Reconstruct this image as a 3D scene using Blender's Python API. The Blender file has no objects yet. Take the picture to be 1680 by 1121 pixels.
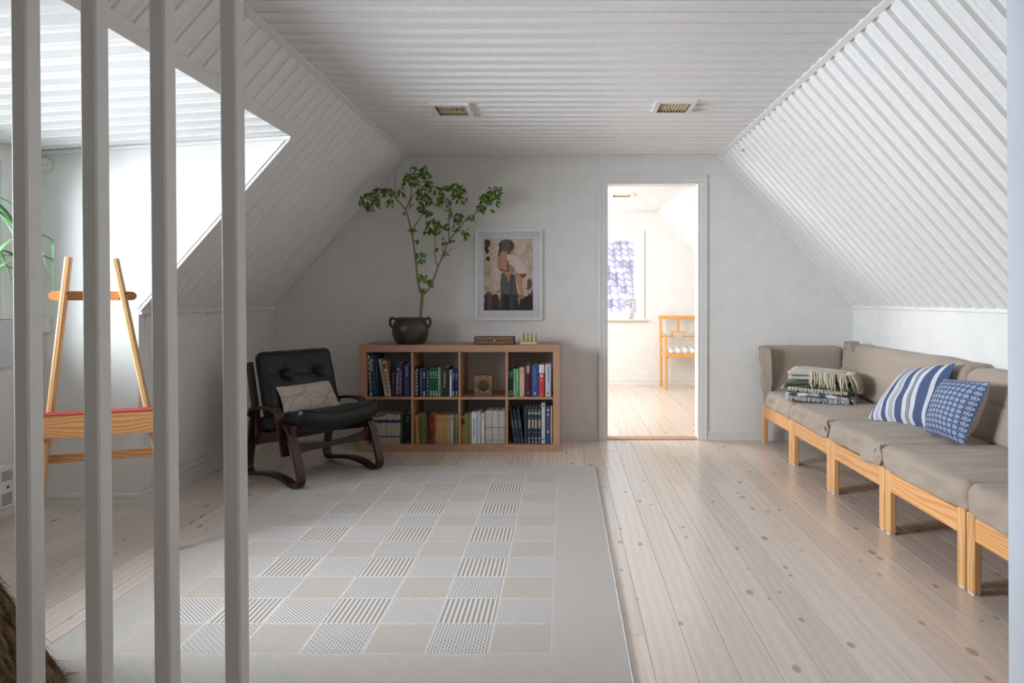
import bpy, bmesh, math, random
from mathutils import Vector, Matrix, noise
random.seed(7)
SC = bpy.context.scene
COL = SC.collection
R = math.radians

# ---------------------------------------------------------------- camera, world, sun, lights, exposure
CAMZ = 1.136
cam_d = bpy.data.cameras.new('camera'); cam = bpy.data.objects.new('camera', cam_d); COL.objects.link(cam)
cam.location = (0, 0, CAMZ); cam.rotation_euler = (R(90), 0, 0)
cam_d.sensor_width = 36; cam_d.lens = 24
cam_d.shift_x = (840-925)/1680; cam_d.shift_y = -(560.5-490)/1680
cam_d.clip_start = .05
SC.camera = cam
w = bpy.data.worlds.new('world'); SC.world = w; w.use_nodes = True
w.node_tree.nodes['Background'].inputs[0].default_value = (.74, .85, 1, 1)
w.node_tree.nodes['Background'].inputs[1].default_value = 1.6
def lamp(name, kind, loc, direction, energy, color, size=None, size_y=None):
    d = bpy.data.lights.new(name, kind); o = bpy.data.objects.new(name, d); COL.objects.link(o)
    o.location = loc; o.rotation_euler = Vector(direction).to_track_quat('-Z', 'Y').to_euler()
    d.energy = energy; d.color = color
    if kind == 'AREA':
        d.shape = 'RECTANGLE'; d.size = size; d.size_y = size_y
    return o
sun = lamp('sun', 'SUN', (3, -4, 8), (-.35, .7, -.62), 6.5, (1, .95, .88)); sun.data.angle = R(1)
lamp('dormer_daylight', 'AREA', (-3.04, 2.40, 1.40), (1, 0.30, -.13), 98, (.86, .93, 1), 1.8, 1.0).data.spread = R(92)
lamp('bedroom_area_light', 'AREA', (-1.2, 7.2, 1.6), (1, 0.05, -.1), 102, (.98, .99, 1), 1.6, 1.2)  # area light added out of view, standing in for an unbuilt side window
lamp('stair_fill', 'AREA', (-.5, -.85, 1.7), (.1, 1, -.1), 3.0, (1, .98, .96), 1.4, 1.0)  # weak fill lamp added behind the camera, not a window
SC.view_settings.view_transform = 'Standard'; SC.view_settings.look = 'None'
SC.view_settings.exposure = 0.0; SC.view_settings.gamma = 1; SC.view_settings.use_curve_mapping = False
SC.cycles.max_bounces = 10; SC.cycles.diffuse_bounces = 6; SC.cycles.caustics_reflective = False
SC.cycles.sample_clamp_indirect = 6

# ---------------------------------------------------------------- helpers
F = 1120.0
def at(px, py, Y): return Vector(((px-925)/F*Y, Y, CAMZ-(py-490)/F*Y))
def lin(c):
    def f(v):
        v /= 255.0
        return v/12.92 if v <= .04045 else ((v+.055)/1.055)**2.4
    return (f(c[0]), f(c[1]), f(c[2]), 1)
class NT:
    def __init__(s, name):
        s.m = bpy.data.materials.new(name); s.m.use_nodes = True
        s.t = s.m.node_tree; s.b = s.t.nodes['Principled BSDF']
    def n(s, typ, **kw):
        x = s.t.nodes.new(typ)
        for k, v in kw.items(): setattr(x, k, v)
        return x
    def put(s, sock, v):
        if isinstance(v, bpy.types.NodeSocket): s.t.links.new(v, sock)
        else: sock.default_value = v
    def math(s, op, a, b=0.0, c=0.0):
        x = s.n('ShaderNodeMath', operation=op)
        s.put(x.inputs[0], a); s.put(x.inputs[1], b); s.put(x.inputs[2], c)
        return x.outputs[0]
    def pos(s): return s.n('ShaderNodeNewGeometry').outputs['Position']
    def obj(s): return s.n('ShaderNodeTexCoord').outputs['Object']
    def uv(s): return s.n('ShaderNodeTexCoord').outputs['UV']
    def rnd(s): return s.n('ShaderNodeObjectInfo').outputs['Random']
    def xyz(s, v):
        x = s.n('ShaderNodeSeparateXYZ'); s.put(x.inputs[0], v); return x.outputs
    def scale(s, v, sc, off=None):
        x = s.n('ShaderNodeVectorMath', operation='MULTIPLY'); s.put(x.inputs[0], v); x.inputs[1].default_value = sc
        o = x.outputs[0]
        if off is not None:
            y = s.n('ShaderNodeVectorMath', operation='ADD'); s.put(y.inputs[0], o); s.put(y.inputs[1], off); o = y.outputs[0]
        return o
    def noise(s, v, sc=5, detail=3, rough=.5, dist=0):
        x = s.n('ShaderNodeTexNoise'); s.put(x.inputs['Vector'], v)
        x.inputs['Scale'].default_value = sc; x.inputs['Detail'].default_value = detail
        x.inputs['Roughness'].default_value = rough; x.inputs['Distortion'].default_value = dist
        return x.outputs[0]
    def voronoi(s, v, sc=5, rand=1.0):
        x = s.n('ShaderNodeTexVoronoi'); s.put(x.inputs['Vector'], v); x.inputs['Scale'].default_value = sc
        x.inputs['Randomness'].default_value = rand
        return x.outputs
    def ramp(s, f, stops):
        x = s.n('ShaderNodeValToRGB'); s.put(x.inputs[0], f); e = x.color_ramp.elements
        while len(e) < len(stops): e.new(.5)
        for el, (p, c) in zip(e, stops): el.position = p; el.color = c if len(c) == 4 else lin(c)
        return x.outputs[0]
    def mix(s, f, a, b, mode='MIX'):
        x = s.n('ShaderNodeMix', data_type='RGBA', blend_type=mode)
        s.put(x.inputs[0], f); s.put(x.inputs[6], a); s.put(x.inputs[7], b)
        return x.outputs[2]
    def bump(s, h, strength=.3, dist=.002):
        x = s.n('ShaderNodeBump'); s.put(x.inputs['Height'], h)
        x.inputs['Strength'].default_value = strength; x.inputs['Distance'].default_value = dist
        s.t.links.new(x.outputs[0], s.b.inputs['Normal'])
    def fin(s, color=None, rough=.5, spec=.5, metal=0):
        if color is not None: s.put(s.b.inputs['Base Color'], color)
        s.put(s.b.inputs['Roughness'], rough); s.put(s.b.inputs['Specular IOR Level'], spec); s.b.inputs['Metallic'].default_value = metal
        return s.m
_flat = {}
def flat(c, rough=.55, spec=.4):
    k = (tuple(c), rough, spec)
    if k not in _flat:
        t = NT('paint_%d_%d_%d' % tuple(c))
        n = t.noise(t.pos(), 60, 3)
        col = t.ramp(n, [(.3, tuple(v*.9 for v in c)), (.7, c)])
        _flat[k] = t.fin(col, rough, spec)
    return _flat[k]
def paint(name, c, rough=.5, spec=.4, grain=None, b=.12):
    t = NT(name)
    n = t.noise(t.scale(t.pos(), grain or (1, 1, 1)), 40 if grain else 8, 4)
    col = t.ramp(n, [(.25, tuple(v*.965 for v in c)), (.75, c)])
    t.bump(t.noise(t.scale(t.pos(), grain or (1, 1, 1)), 160, 3), b, .001)
    return t.fin(col, rough, spec)
def wood(name, light, dark, axis=1, rough=.5, freq=1.0, knots=0.0, knotc=(120, 92, 70), spec=.4, bmp=.12, ringw=.45, krad=.17, tonev=.14, avec=None):
    t = NT(name)
    off = t.n('ShaderNodeCombineXYZ'); r = t.math('MULTIPLY', t.rnd(), 37.0)
    for i in range(3): t.put(off.inputs[i], r)
    s = [4.0*freq]*3; s[axis] = .55*freq
    v = t.scale(t.pos(), s, off.outputs[0])
    ax = t.xyz(t.pos()); ac = [k for k in range(3) if k != axis]
    across = t.math('ADD', ax[ac[0]], t.math('MULTIPLY', ax[ac[1]], .6))
    if avec is not None:
        dp = t.n('ShaderNodeVectorMath', operation='DOT_PRODUCT'); t.put(dp.inputs[0], t.pos()); dp.inputs[1].default_value = tuple(avec); across = dp.outputs['Value']
    ph = t.math('ADD', t.math('MULTIPLY', across, 420.0*freq), t.math('MULTIPLY', t.noise(v, 1.5, 2, .4), 46.0))
    rings = t.math('MULTIPLY_ADD', t.math('SINE', ph), .5, .5)
    fs = [60.0]*3; fs[axis] = 3.0
    fine = t.noise(t.scale(t.pos(), fs, off.outputs[0]), 3, 3)
    f = t.math('ADD', t.math('MULTIPLY', t.math('POWER', rings, 1.6), ringw), t.math('MULTIPLY', fine, .95-ringw))
    col = t.ramp(f, [(.15, light), (.85, dark)])
    tone = t.math('ADD', t.math('MULTIPLY', t.rnd(), tonev), 1-tonev/2)
    hs = t.n('ShaderNodeHueSaturation'); t.put(hs.inputs['Value'], tone); t.put(hs.inputs['Color'], col); col = hs.outputs[0]
    if knots:
        ks = [14.0]*3; ks[axis] = 7.5
        vo = t.voronoi(t.scale(t.pos(), ks, off.outputs[0]), 1.0)
        rr = t.xyz(vo[1])[0]
        thr = t.math('MULTIPLY', t.math('MAXIMUM', t.math('SUBTRACT', rr, 1-knots), 0.0), krad/knots)
        wob = t.math('ADD', vo[0], t.math('MULTIPLY', t.noise(v, 6, 2), .07))
        k = t.ramp(t.math('SUBTRACT', t.math('ADD', thr, .02), wob), [(0, (0, 0, 0, 1)), (.06, (1, 1, 1, 1))])
        col = t.mix(t.math('MULTIPLY', k, .75), col, lin(knotc))
    t.bump(f, bmp, .0015)
    return t.fin(col, rough, spec)
def fabric(name, c1, c2, scale=420, rough=.92, b=.5, blotch=6):
    t = NT(name)
    p = t.pos()
    n = t.noise(p, scale, 2, .6); n2 = t.noise(p, blotch, 3)
    col = t.mix(t.math('MULTIPLY', n2, .35), t.ramp(n, [(.3, c2), (.7, c1)]), lin(c2))
    t.bump(n, b, .002)
    t.b.inputs['Sheen Weight'].default_value = .15
    return t.fin(col, rough, .15)

class MB:
    """collects shapes into one mesh (world coordinates)"""
    def __init__(s): s.v = []; s.f = []; s.mi = []; s.uv = {}
    def add(s, vs, fs, mi=0):
        b = len(s.v); s.v += [Vector(x) for x in vs]
        for f in fs: s.f.append(tuple(i+b for i in f)); s.mi.append(mi)
        return b
    def box(s, x0, x1, y0, y1, z0, z1, mi=0, bev=0.0):
        if bev <= 0:
            s.add([(x, y, z) for z in (z0, z1) for y in (y0, y1) for x in (x0, x1)],
                  [(0, 2, 3, 1), (4, 5, 7, 6), (0, 1, 5, 4), (2, 6, 7, 3), (0, 4, 6, 2), (1, 3, 7, 5)], mi)
        else:
            s.obox(Vector(((x0+x1)/2, (y0+y1)/2, (z0+z1)/2)), Vector((1, 0, 0)), Vector((0, 1, 0)), Vector((0, 0, 1)), abs(x1-x0), abs(y1-y0), abs(z1-z0), bev, mi)
    def obox(s, c, A, B, C, a, b, h, bev=0.0, mi=0):
        """oriented box, edges chamfered by bev"""
        bm = bmesh.new(); bmesh.ops.create_cube(bm, size=1)
        for v in bm.verts: v.co = Vector((v.co.x*a, v.co.y*b, v.co.z*h))
        if bev > 0: bmesh.ops.bevel(bm, geom=list(bm.edges), offset=min(bev, .45*min(a, b, h)), segments=1, affect='EDGES', profile=.5)
        M = Matrix((A, B, C)).transposed(); c = Vector(c)
        bm.verts.index_update()
        s.add([M @ v.co + c for v in bm.verts], [tuple(v.index for v in f.verts) for f in bm.faces], mi); bm.free()
    def bar(s, p, q, wdt, thk, up=(0, 0, 1), bev=.002, mi=0):
        p, q = Vector(p), Vector(q); A = (q-p); L = A.length; A = A/L
        B = Vector(up).cross(A)
        if B.length < 1e-4: B = Vector((0, 1, 0)).cross(A)
        B.normalize(); C = A.cross(B)
        s.obox((p+q)/2, A, B, C, L, wdt, thk, bev, mi)
    def prism(s, poly, O, A, B, C, length, mi=0):
        """polygon in the A,B plane extruded along C"""
        O, A, B, C = Vector(O), Vector(A), Vector(B), Vector(C); n = len(poly)
        vs = [O+A*a+B*b for a, b in poly] + [O+A*a+B*b+C*length for a, b in poly]
        fs = [tuple(range(n))[::-1], tuple(range(n, 2*n))] + [(i, (i+1) % n, n+(i+1) % n, n+i) for i in range(n)]
        s.add(vs, fs, mi)
    def tube(s, pts, r, sides=8, mi=0, cap=True):
        pts = [Vector(p) for p in pts]; n = len(pts)
        rs = r if isinstance(r, (list, tuple)) else [r]*n
        vs = []; prev = None
        for i, p in enumerate(pts):
            t = (pts[min(i+1, n-1)]-pts[max(i-1, 0)]).normalized()
            if prev is None:
                u = t.orthogonal().normalized()
            else:
                u = (prev - t*prev.dot(t)).normalized()
            prev = u; wv = t.cross(u)
            vs += [p+(u*math.cos(a)+wv*math.sin(a))*rs[i] for a in [2*math.pi*k/sides for k in range(sides)]]
        fs = [(i*sides+k, i*sides+(k+1) % sides, (i+1)*sides+(k+1) % sides, (i+1)*sides+k) for i in range(n-1) for k in range(sides)]
        if cap: fs += [tuple(range(sides))[::-1], tuple(range((n-1)*sides, n*sides))]
        s.add(vs, fs, mi)
    def lathe(s, prof, c, n=32, mi=0, sx=1, sy=1):
        c = Vector(c); vs = []; m = len(prof)
        for r, z in prof: vs += [c+Vector((r*math.cos(2*math.pi*k/n)*sx, r*math.sin(2*math.pi*k/n)*sy, z)) for k in range(n)]
        fs = [(i*n+k, i*n+(k+1) % n, (i+1)*n+(k+1) % n, (i+1)*n+k) for i in range(m-1) for k in range(n)]
        fs += [tuple(range(n))[::-1], tuple(range((m-1)*n, m*n))]
        s.add(vs, fs, mi)
    def ribbon(s, path, O, A, B, C, s0, s1, thk, mi=0):
        """bent strip: path in the A,B plane, spanning s0..s1 along C, with thickness"""
        O = Vector(O); n = len(path); vs = []
        for i, (a, b) in enumerate(path):
            pa, pb = path[max(i-1, 0)], path[min(i+1, n-1)]
            t = Vector((pb[0]-pa[0], pb[1]-pa[1])).normalized(); nx, nz = -t.y, t.x
            th = thk[i] if isinstance(thk, (list, tuple)) else thk
            for sg, sv in ((1, s0), (1, s1), (-1, s1), (-1, s0)):
                vs.append(O + A*(a+nx*sg*th/2) + B*(b+nz*sg*th/2) + C*sv)
        fs = [(i*4+k, i*4+(k+1) % 4, (i+1)*4+(k+1) % 4, (i+1)*4+k) for i in range(n-1) for k in range(4)]
        fs += [(3, 2, 1, 0), tuple(range((n-1)*4, n*4))]
        s.add(vs, fs, mi)
    def soft(s, c, A, B, C, a, b, h, r, cuts=14, puff=0.0, amp=0.0, freq=6.0, fn=None, mi=0, seed=0):
        """cushion: rounded box with puffed faces, noise wrinkles and an optional deformation"""
        bm = bmesh.new(); bmesh.ops.create_cube(bm, size=2)
        bmesh.ops.subdivide_edges(bm, edges=list(bm.edges), cuts=cuts, use_grid_fill=True)
        half = Vector((a/2, b/2, h/2)); inner = Vector((max(a/2-r, 0), max(b/2-r, 0), max(h/2-min(r, h/2*.98), 0)))
        M = Matrix((A, B, C)).transposed(); c = Vector(c); out = []
        for v in bm.verts:
            u = v.co.copy()
            w_ = Vector(tuple(math.copysign(1-(1-abs(k))**1.35 if abs(k) < 1 else 1, k) for k in u))
            p = Vector((w_.x*half.x, w_.y*half.y, w_.z*half.z))
            q = Vector(tuple(max(-inner[i], min(inner[i], p[i])) for i in range(3)))
            d = p-q
            if d.length > 1e-7:
                rr = min(r, h/2*.98) if inner.z > 0 or True else r
                d = d.normalized(); e = Vector((d.x*r, d.y*r, d.z*rr)); p = q+e
            p.z += puff*(1-w_.x**2)*(1-w_.y**2)*u.z
            if fn: p = fn(p, w_)
            g = M @ p + c
            if amp:
                nv = noise.noise_vector(g*freq+Vector((seed*3.1, seed*1.7, 0))) + .5*noise.noise_vector(g*freq*2.7+Vector((seed, 5, 1)))
                g += nv*amp
            out.append(g)
        bm.verts.index_update()
        s.add(out, [tuple(v.index for v in f.verts) for f in bm.faces], mi); bm.free()
    def grid(s, fn, nu, nv, mi=0, flip=False, uv=False):
        b = len(s.v)
        for j in range(nv+1):
            for i in range(nu+1):
                s.v.append(Vector(fn(i/nu, j/nv)))
                if uv: s.uv[len(s.v)-1] = (i/nu, j/nv)
        for j in range(nv):
            for i in range(nu):
                q = (b+j*(nu+1)+i, b+j*(nu+1)+i+1, b+(j+1)*(nu+1)+i+1, b+(j+1)*(nu+1)+i)
                s.f.append(q[::-1] if flip else q); s.mi.append(mi)
    def build(s, name, mats, parent=None, smooth=False, loc=None, fixn=True):
        off = Vector((0, 0, 0))
        if parent is not None:
            o = parent
            while o is not None: off += o.location; o = o.parent
        else:
            if loc is None:
                xs = [v.x for v in s.v]; ys = [v.y for v in s.v]; zs = [v.z for v in s.v]
                loc = ((min(xs)+max(xs))/2, (min(ys)+max(ys))/2, min(zs))
            off = Vector(loc)
        me = bpy.data.meshes.new(name)
        me.from_pydata([v-off for v in s.v], [], s.f)
        if not isinstance(mats, (list, tuple)): mats = [mats]
        for m in mats: me.materials.append(m)
        me.polygons.foreach_set('material_index', s.mi)
        if smooth: me.polygons.foreach_set('use_smooth', [True]*len(me.polygons))
        if s.uv:
            l = me.uv_layers.new(name='UVMap')
            for lp in me.loops: l.data[lp.index].uv = s.uv.get(lp.vertex_index, (0, 0))
        if fixn:
            bm = bmesh.new(); bm.from_mesh(me); bmesh.ops.recalc_face_normals(bm, faces=bm.faces); bm.to_mesh(me); bm.free()
        me.update()
        o = bpy.data.objects.new(name, me); COL.objects.link(o)
        if parent is not None: o.parent = parent
        else: o.location = off
        return o
def tag(o, label=None, cat=None, group=None, kind=None):
    if label: o['label'] = label
    if cat: o['category'] = cat
    if group: o['group'] = group
    if kind: o['kind'] = kind
    return o
def thing(name, label, cat, loc, group=None):
    o = bpy.data.objects.new(name, None); COL.objects.link(o); o.location = loc; o.empty_display_size = .1
    return tag(o, label, cat, group)
def struct(name, mb, mats, parent=None, label=None):
    o = mb.build(name, mats, parent, loc=(0, 0, 0) if parent is None else None)
    if parent is None: o['kind'] = 'structure'
    if label: o['label'] = label
    return o
def piece(name, me, M, parent):
    o = bpy.data.objects.new(name, me); COL.objects.link(o); o.parent = parent; o.matrix_local = M
    return o
def frame_m(O, A, B, C):
    M = Matrix((A, B, C)).transposed().to_4x4(); M.translation = Vector(O); return M
def spline(pts, n=6):
    pts = [Vector(p) for p in pts]; out = []
    for i in range(len(pts)-1):
        p0, p1, p2, p3 = pts[max(i-1, 0)], pts[i], pts[i+1], pts[min(i+2, len(pts)-1)]
        for k in range(n):
            t = k/n
            out.append(.5*((2*p1)+(p2-p0)*t+(2*p0-5*p1+4*p2-p3)*t*t+(3*p1-p0-3*p2+p3)*t**3))
    return out+[pts[-1]]
X, Yv, Z = Vector((1, 0, 0)), Vector((0, 1, 0)), Vector((0, 0, 1))

# ---------------------------------------------------------------- materials
M_wall = paint('wall_paint', (226, 225, 222), .6, .3)
M_board = paint('board_paint', (230, 229, 228), .36, .5, (1, 1, 1), .08)
M_trim = paint('trim_paint', (226, 225, 223), .38, .5)
M_bal = paint('baluster_paint', (216, 213, 208), .42, .5, (12, 12, .6), .25)
M_floor = wood('floor_pine', (218, 204, 192), (198, 181, 168), 1, .24, .35, .9, (150, 132, 121), 1.0, .03, .22, .27, .15)
M_pine = wood('pine', (226, 172, 116), (196, 136, 80), 1, .42, 1.1, .12, (120, 70, 35))
M_pinez = wood('pine_upright', (226, 178, 124), (196, 140, 84), 2, .42, 1.3, .1, (120, 70, 35))
M_oakx = wood('oak_veneer', (190, 150, 122), (166, 124, 97), 0, .45, 1.6, bmp=.05)
M_oakz = wood('oak_veneer_upright', (190, 150, 122), (166, 124, 97), 2, .45, 1.6, bmp=.05)
M_ebon = wood('stained_beech', (62, 33, 26), (44, 22, 18), 1, .28, 1.5, spec=.5, bmp=.04)
M_linen = fabric('linen', (180, 164, 150), (152, 138, 125))
M_linen_d = fabric('linen_dark', (164, 149, 137), (138, 125, 114))
# ---------------------------------------------------------------- the room shell
YB, YE = 5.48, 9.02            # wall with the doorway, gable wall of the far room
RT, RB = Vector((1.245, 0, 2.29)), Vector((2.325, 0, 1.075))
LT, LB = Vector((-1.255, 0, 2.29)), Vector((-2.32, 0, 1.07))
DZ, DX = 2.027, -1.4846        # where the dormer ceiling meets the left slope
D0, D1 = 1.0, 3.725            # the dormer runs between these depths
WX = -2.9                      # window wall of the dormer

def board_mesh(name, L, p, mat, relief=1.0):
    prof = [(0, -.004), (.0, .001), (.004, .012), (.058, .012), (.062, .001), (.066, .000), (.072, .0045), (.078, .003), (.082, .003), (.089, .0075), (.094, .006), (.097, .006), (.105, .009), (.109, .001), (.11, .001), (.11, -.004)]
    k = p/.11
    mb = MB(); mb.prism([(a*k, b*relief) for a, b in prof], (0, 0, 0), Yv, Z, X, L)
    o = mb.build(name, mat, None, loc=(0, 0, 0)); me = o.data; bpy.data.objects.remove(o); return me

# floor: slab below, planks on it
mb = MB(); mb.box(-3.05, 2.45, -1.05, YE+.1, -.14, -.022)
floor = struct('floor', mb, M_floor)
def plank_mesh(L, wd=.127):
    g = .0006; c = .0007
    mb = MB(); mb.prism([(g, -.022), (g, -c), (g+c, 0), (wd-g-c, 0), (wd-g, -c), (wd-g, -.022)], (0, 0, 0), X, Z, Yv, L)
    o = mb.build('plank', M_floor, None, loc=(0, 0, 0)); me = o.data; bpy.data.objects.remove(o); return me
rp = random.Random(3); cache = {}
def planks(x0, x1, y0, y1, parent):
    x = x0
    while x < x1-.01:
        wd = .127
        cuts = [y0] + [round(y0+.1+rp.random()*(y1-y0-.2), 1) for _ in range(1 if y1-y0 > 2 else 0)] + [y1]
        for a, b in zip(cuts, cuts[1:]):
            k = round(b-a, 2)
            if k not in cache: cache[k] = plank_mesh(k-.0015)
            piece('plank', cache[k], Matrix.Translation((x, a, 0)), parent)
        x += wd
planks(-2.9, 2.3, .9, 5.54, floor)
planks(-1.05, 2.3, 5.54, 9.04, floor)

# ceiling and slopes
mb = MB(); mb.box(-1.5, 1.5, -1.1, YE+.1, 2.295, 2.42); ceiling = struct('ceiling', mb, M_board)
me_c = board_mesh('board', RT.x-LT.x, .11, M_board, 1.25)
for y0, y1 in ((1.41, YB), (5.6, YE)):
    n = int((y1-y0)/.11+.5)
    for i in range(n):   # boards run across the room, profile facing down
        piece('board', me_c, frame_m((RT.x, y1-.11*(i+1), 2.295), -X, Yv, -Z) @ Matrix.Diagonal((1, 1, 1, 1)), ceiling)
def slope(name, T, B, spans, mat=M_board):
    """sloping ceiling: backing slab, boards running down it"""
    A = (B-T); L = A.length; A.normalize()
    sgn = 1 if B.x > T.x else -1
    N = Vector((-A.z*-1, 0, A.x*-1)) if False else A.cross(Yv)*(1 if sgn > 0 else -1)
    if N.z > 0: N = -N
    mb = MB()
    for (y0, y1, l) in spans:
        O = T - N*.011 - A*.02
        mb.prism([(0, 0), (l+.05, 0), (l+.05, -.12), (-.12, -.12)], O+Yv*y0, A, N, Yv, y1-y0)
    return struct(name, mb, mat), A, N, L
lu = (Vector((DX, 0, DZ))-LT).length
s_right, A_r, N_r, L_r = slope('wall_right_slope', RT, RB, [(-1.05, YE+.1, (RB-RT).length)])
LL = (LB-LT).length
s_left, A_l, N_l, L_l = slope('wall_left_slope', LT, LB, [(-1.05, D0, LL), (D0, D1, lu-.05), (D1+.004, YE+.1, LL)])
me_r = board_mesh('board', L_r, .11, M_board, 1.7); me_l = board_mesh('board', L_l, .11, M_board); me_ls = board_mesh('board', lu, .11, M_board)
for y0, y1 in ((1.41, YB), (5.6, YE)):
    for i in range(int((y1-y0)/.11+.5)):
        piece('board', me_r, frame_m(RT-N_r*.011+Yv*(y1-.11*i), A_r, -Yv, A_r.cross(-Yv)), s_right)
for i in range(int((YB-D1)/.11+.6)):
    piece('board', me_l, frame_m(LT-N_l*.006+Yv*(D1+.11*i), A_l, Yv, A_l.cross(Yv)), s_left)
for i in range(21):
    piece('board', me_ls, frame_m(LT-N_l*.006+Yv*(D1-.11*(i+1)), A_l, Yv, A_l.cross(Yv)), s_left)

# walls
mb = MB()
mb.box(-2.5, .335, YB, 5.6, 0, 2.4); mb.box(1.092, 2.5, YB, 5.6, 0, 2.4); mb.box(.335, 1.092, YB, 5.6, 2.071, 2.4)
struct('wall_back', mb, M_wall)
mb = MB(); mb.box(2.325, 2.45, -1.05, YE+.1, 0, 1.12); struct('wall_right', mb, M_wall)
mb = MB(); mb.box(-2.44, -2.32, D1+.09, YE+.1, 0, 1.12); mb.box(-2.44, -2.32, -1.05, D0, 0, 1.12); struct('wall_left', mb, M_wall)
mb = MB(); mb.prism([(WX-.1, 0), (-2.32, 0), (-2.32, 1.07), (DX, DZ), (WX-.1, 1.94)], (0, D1, 0), X, Z, Yv, .09); struct('wall_dormer_far', mb, M_wall)
mb = MB(); mb.prism([(WX-.1, 0), (-2.32, 0), (-2.32, 1.07), (DX, DZ), (WX-.1, 1.94)], (0, D0-.09, 0), X, Z, Yv, .09); struct('wall_dormer_near', mb, M_wall)
WY0, WY1, WZ0, WZ1 = 1.45, 3.48, .86, 1.86
mb = MB()
mb.box(WX-.13, WX, D0-.1, WY0, 0, 2.05); mb.box(WX-.13, WX, WY1, D1+.1, 0, 2.05); mb.box(WX-.13, WX, WY0, WY1, 0, WZ0); mb.box(WX-.13, WX, WY0, WY1, WZ1, 2.05)
struct('wall_dormer', mb, M_wall)
dv = Vector((WX-.1-DX, 0, 1.934-DZ)); dl = dv.length; dv.normalize(); dn = dv.cross(Yv)
if dn.z > 0: dn = -dn
mb = MB(); mb.prism([(0, 0), (dl, 0), (dl, -.12), (.07, -.12)], Vector((DX, D0-.1, DZ))-dn*.006, dv, dn, Yv, D1-D0+.2)
s_dorm = struct('ceiling', mb, M_board)
me_d = board_mesh('board', dl-.1, .135, M_board)
for i in range(18):
    piece('board', me_d, frame_m(Vector((DX, D1-.135*(i+1), DZ))+dv*.01-dn*.006, dv, Yv, dv.cross(Yv)), s_dorm)
mb = MB(); mb.box(-3.1, 2.5, -1.15, -1.0, -.1, 2.5); struct('wall_front', mb, M_wall)
# wall end beside the camera, right
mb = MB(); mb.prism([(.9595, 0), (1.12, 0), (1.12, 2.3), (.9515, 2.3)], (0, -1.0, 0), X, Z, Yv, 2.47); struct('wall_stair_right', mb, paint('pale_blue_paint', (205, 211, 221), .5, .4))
# far room gable wall with window opening
GX0, GX1, GZ0, GZ1 = -.02, .955, .875, 1.925
mb = MB()
mb.box(-2.5, GX0, YE, YE+.14, 0, 2.4); mb.box(GX1, 2.5, YE, YE+.14, 0, 2.4); mb.box(GX0, GX1, YE, YE+.14, 0, GZ0); mb.box(GX0, GX1, YE, YE+.14, GZ1, 2.4)
struct('wall_back', mb, M_wall)
mb = MB(); mb.box(-1.3, -1.22, 5.6, 6.3, 0, 2.3); mb.box(-1.3, -1.22, 8.4, YE, 0, 2.3); struct('wall_bedroom_left', mb, M_wall)

# ---------------------------------------------------------------- mouldings
BASE = [(0, 0), (.014, 0), (.014, .042), (.009, .044), (.009, .047), (.014, .049), (.014, .057), (.009, .059), (.009, .062), (.012, .064), (.008, .075), (0, .075)]
def baseboard(name, p, q, nrm):
    p, q = Vector(p), Vector(q); d = q-p; L = d.length; d.normalize()
    mb = MB(); mb.prism(BASE, p, Vector(nrm), Z, d, L); return struct(name, mb, M_trim)
baseboard('baseboard_back', (-2.32, YB, 0), (.275, YB, 0), (0, -1, 0))
baseboard('baseboard_back', (1.152, YB, 0), (2.325, YB, 0), (0, -1, 0))
baseboard('baseboard_right', (2.325, 1.0, 0), (2.325, YB-.014, 0), (-1, 0, 0))
baseboard('baseboard_left', (-2.32, D1+.0005, 0), (-2.32, YB-.014, 0), (1, 0, 0))
baseboard('baseboard_dormer', (WX+.014, D1, 0), (-2.306, D1, 0), (0, -1, 0))
baseboard('baseboard_dormer', (WX, D0, 0), (WX, D1, 0), (1, 0, 0))
baseboard('baseboard_bedroom', (-1.2, YE, 0), (2.32, YE, 0), (0, -1, 0))
baseboard('baseboard_bedroom', (2.325, 5.6, 0), (2.325, YE, 0), (-1, 0, 0))
trim_n = [0]
def trim(p, q, wdt, thk, up=(0, 0, 1)):
    trim_n[0] += 1
    mb = MB(); mb.bar(p, q, wdt, thk, up, .003); return struct('trim_%d' % trim_n[0], mb, M_trim)
nr = Vector((-.35, 0, -.9)).normalized(); nl = Vector((.35, 0, -.9)).normalized()
trim(Vector((1.243, 1.3, 2.278)), Vector((1.243, YB, 2.278)), .036, .016, nr)
trim(Vector((-1.253, 1.3, 2.278)), Vector((-1.253, YB, 2.278)), .036, .016, nl)
trim(Vector((-1.25, YB-.008, 2.28)), Vector((1.25, YB-.008, 2.28)), .014, .02)
trim(Vector((2.317, 1.3, 1.072)), Vector((2.317, YB, 1.072)), .016, .026, Z)
trim(Vector((-2.310, D1, 1.062)), Vector((-2.310, YB, 1.062)), .018, .030, Z)
trim(RT+Yv*(YB-.007)+N_r*.008, RB+Yv*(YB-.007)+N_r*.008, .014, .014, N_r)
trim(LT+Yv*(YB-.007)+N_l*.008, LB+Yv*(YB-.007)+N_l*.008, .014, .014, N_l)
trim(Vector((DX, D0, DZ))+N_l*.006-A_l*.022, Vector((DX, D1, DZ))+N_l*.006-A_l*.022, .060, .014, N_l)
trim(Vector((DX, D1+.012, DZ))+N_l*.006, LB+Yv*(D1+.012)+N_l*.006, .034, .014, N_l)
trim(Vector((DX, D1-.009, DZ-.014)), Vector((WX, D1-.009, 1.94-.014)), .018, .02)
trim(Vector((-1.2, YE-.008, 2.28)), Vector((1.25, YE-.008, 2.28)), .014, .02)
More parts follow.
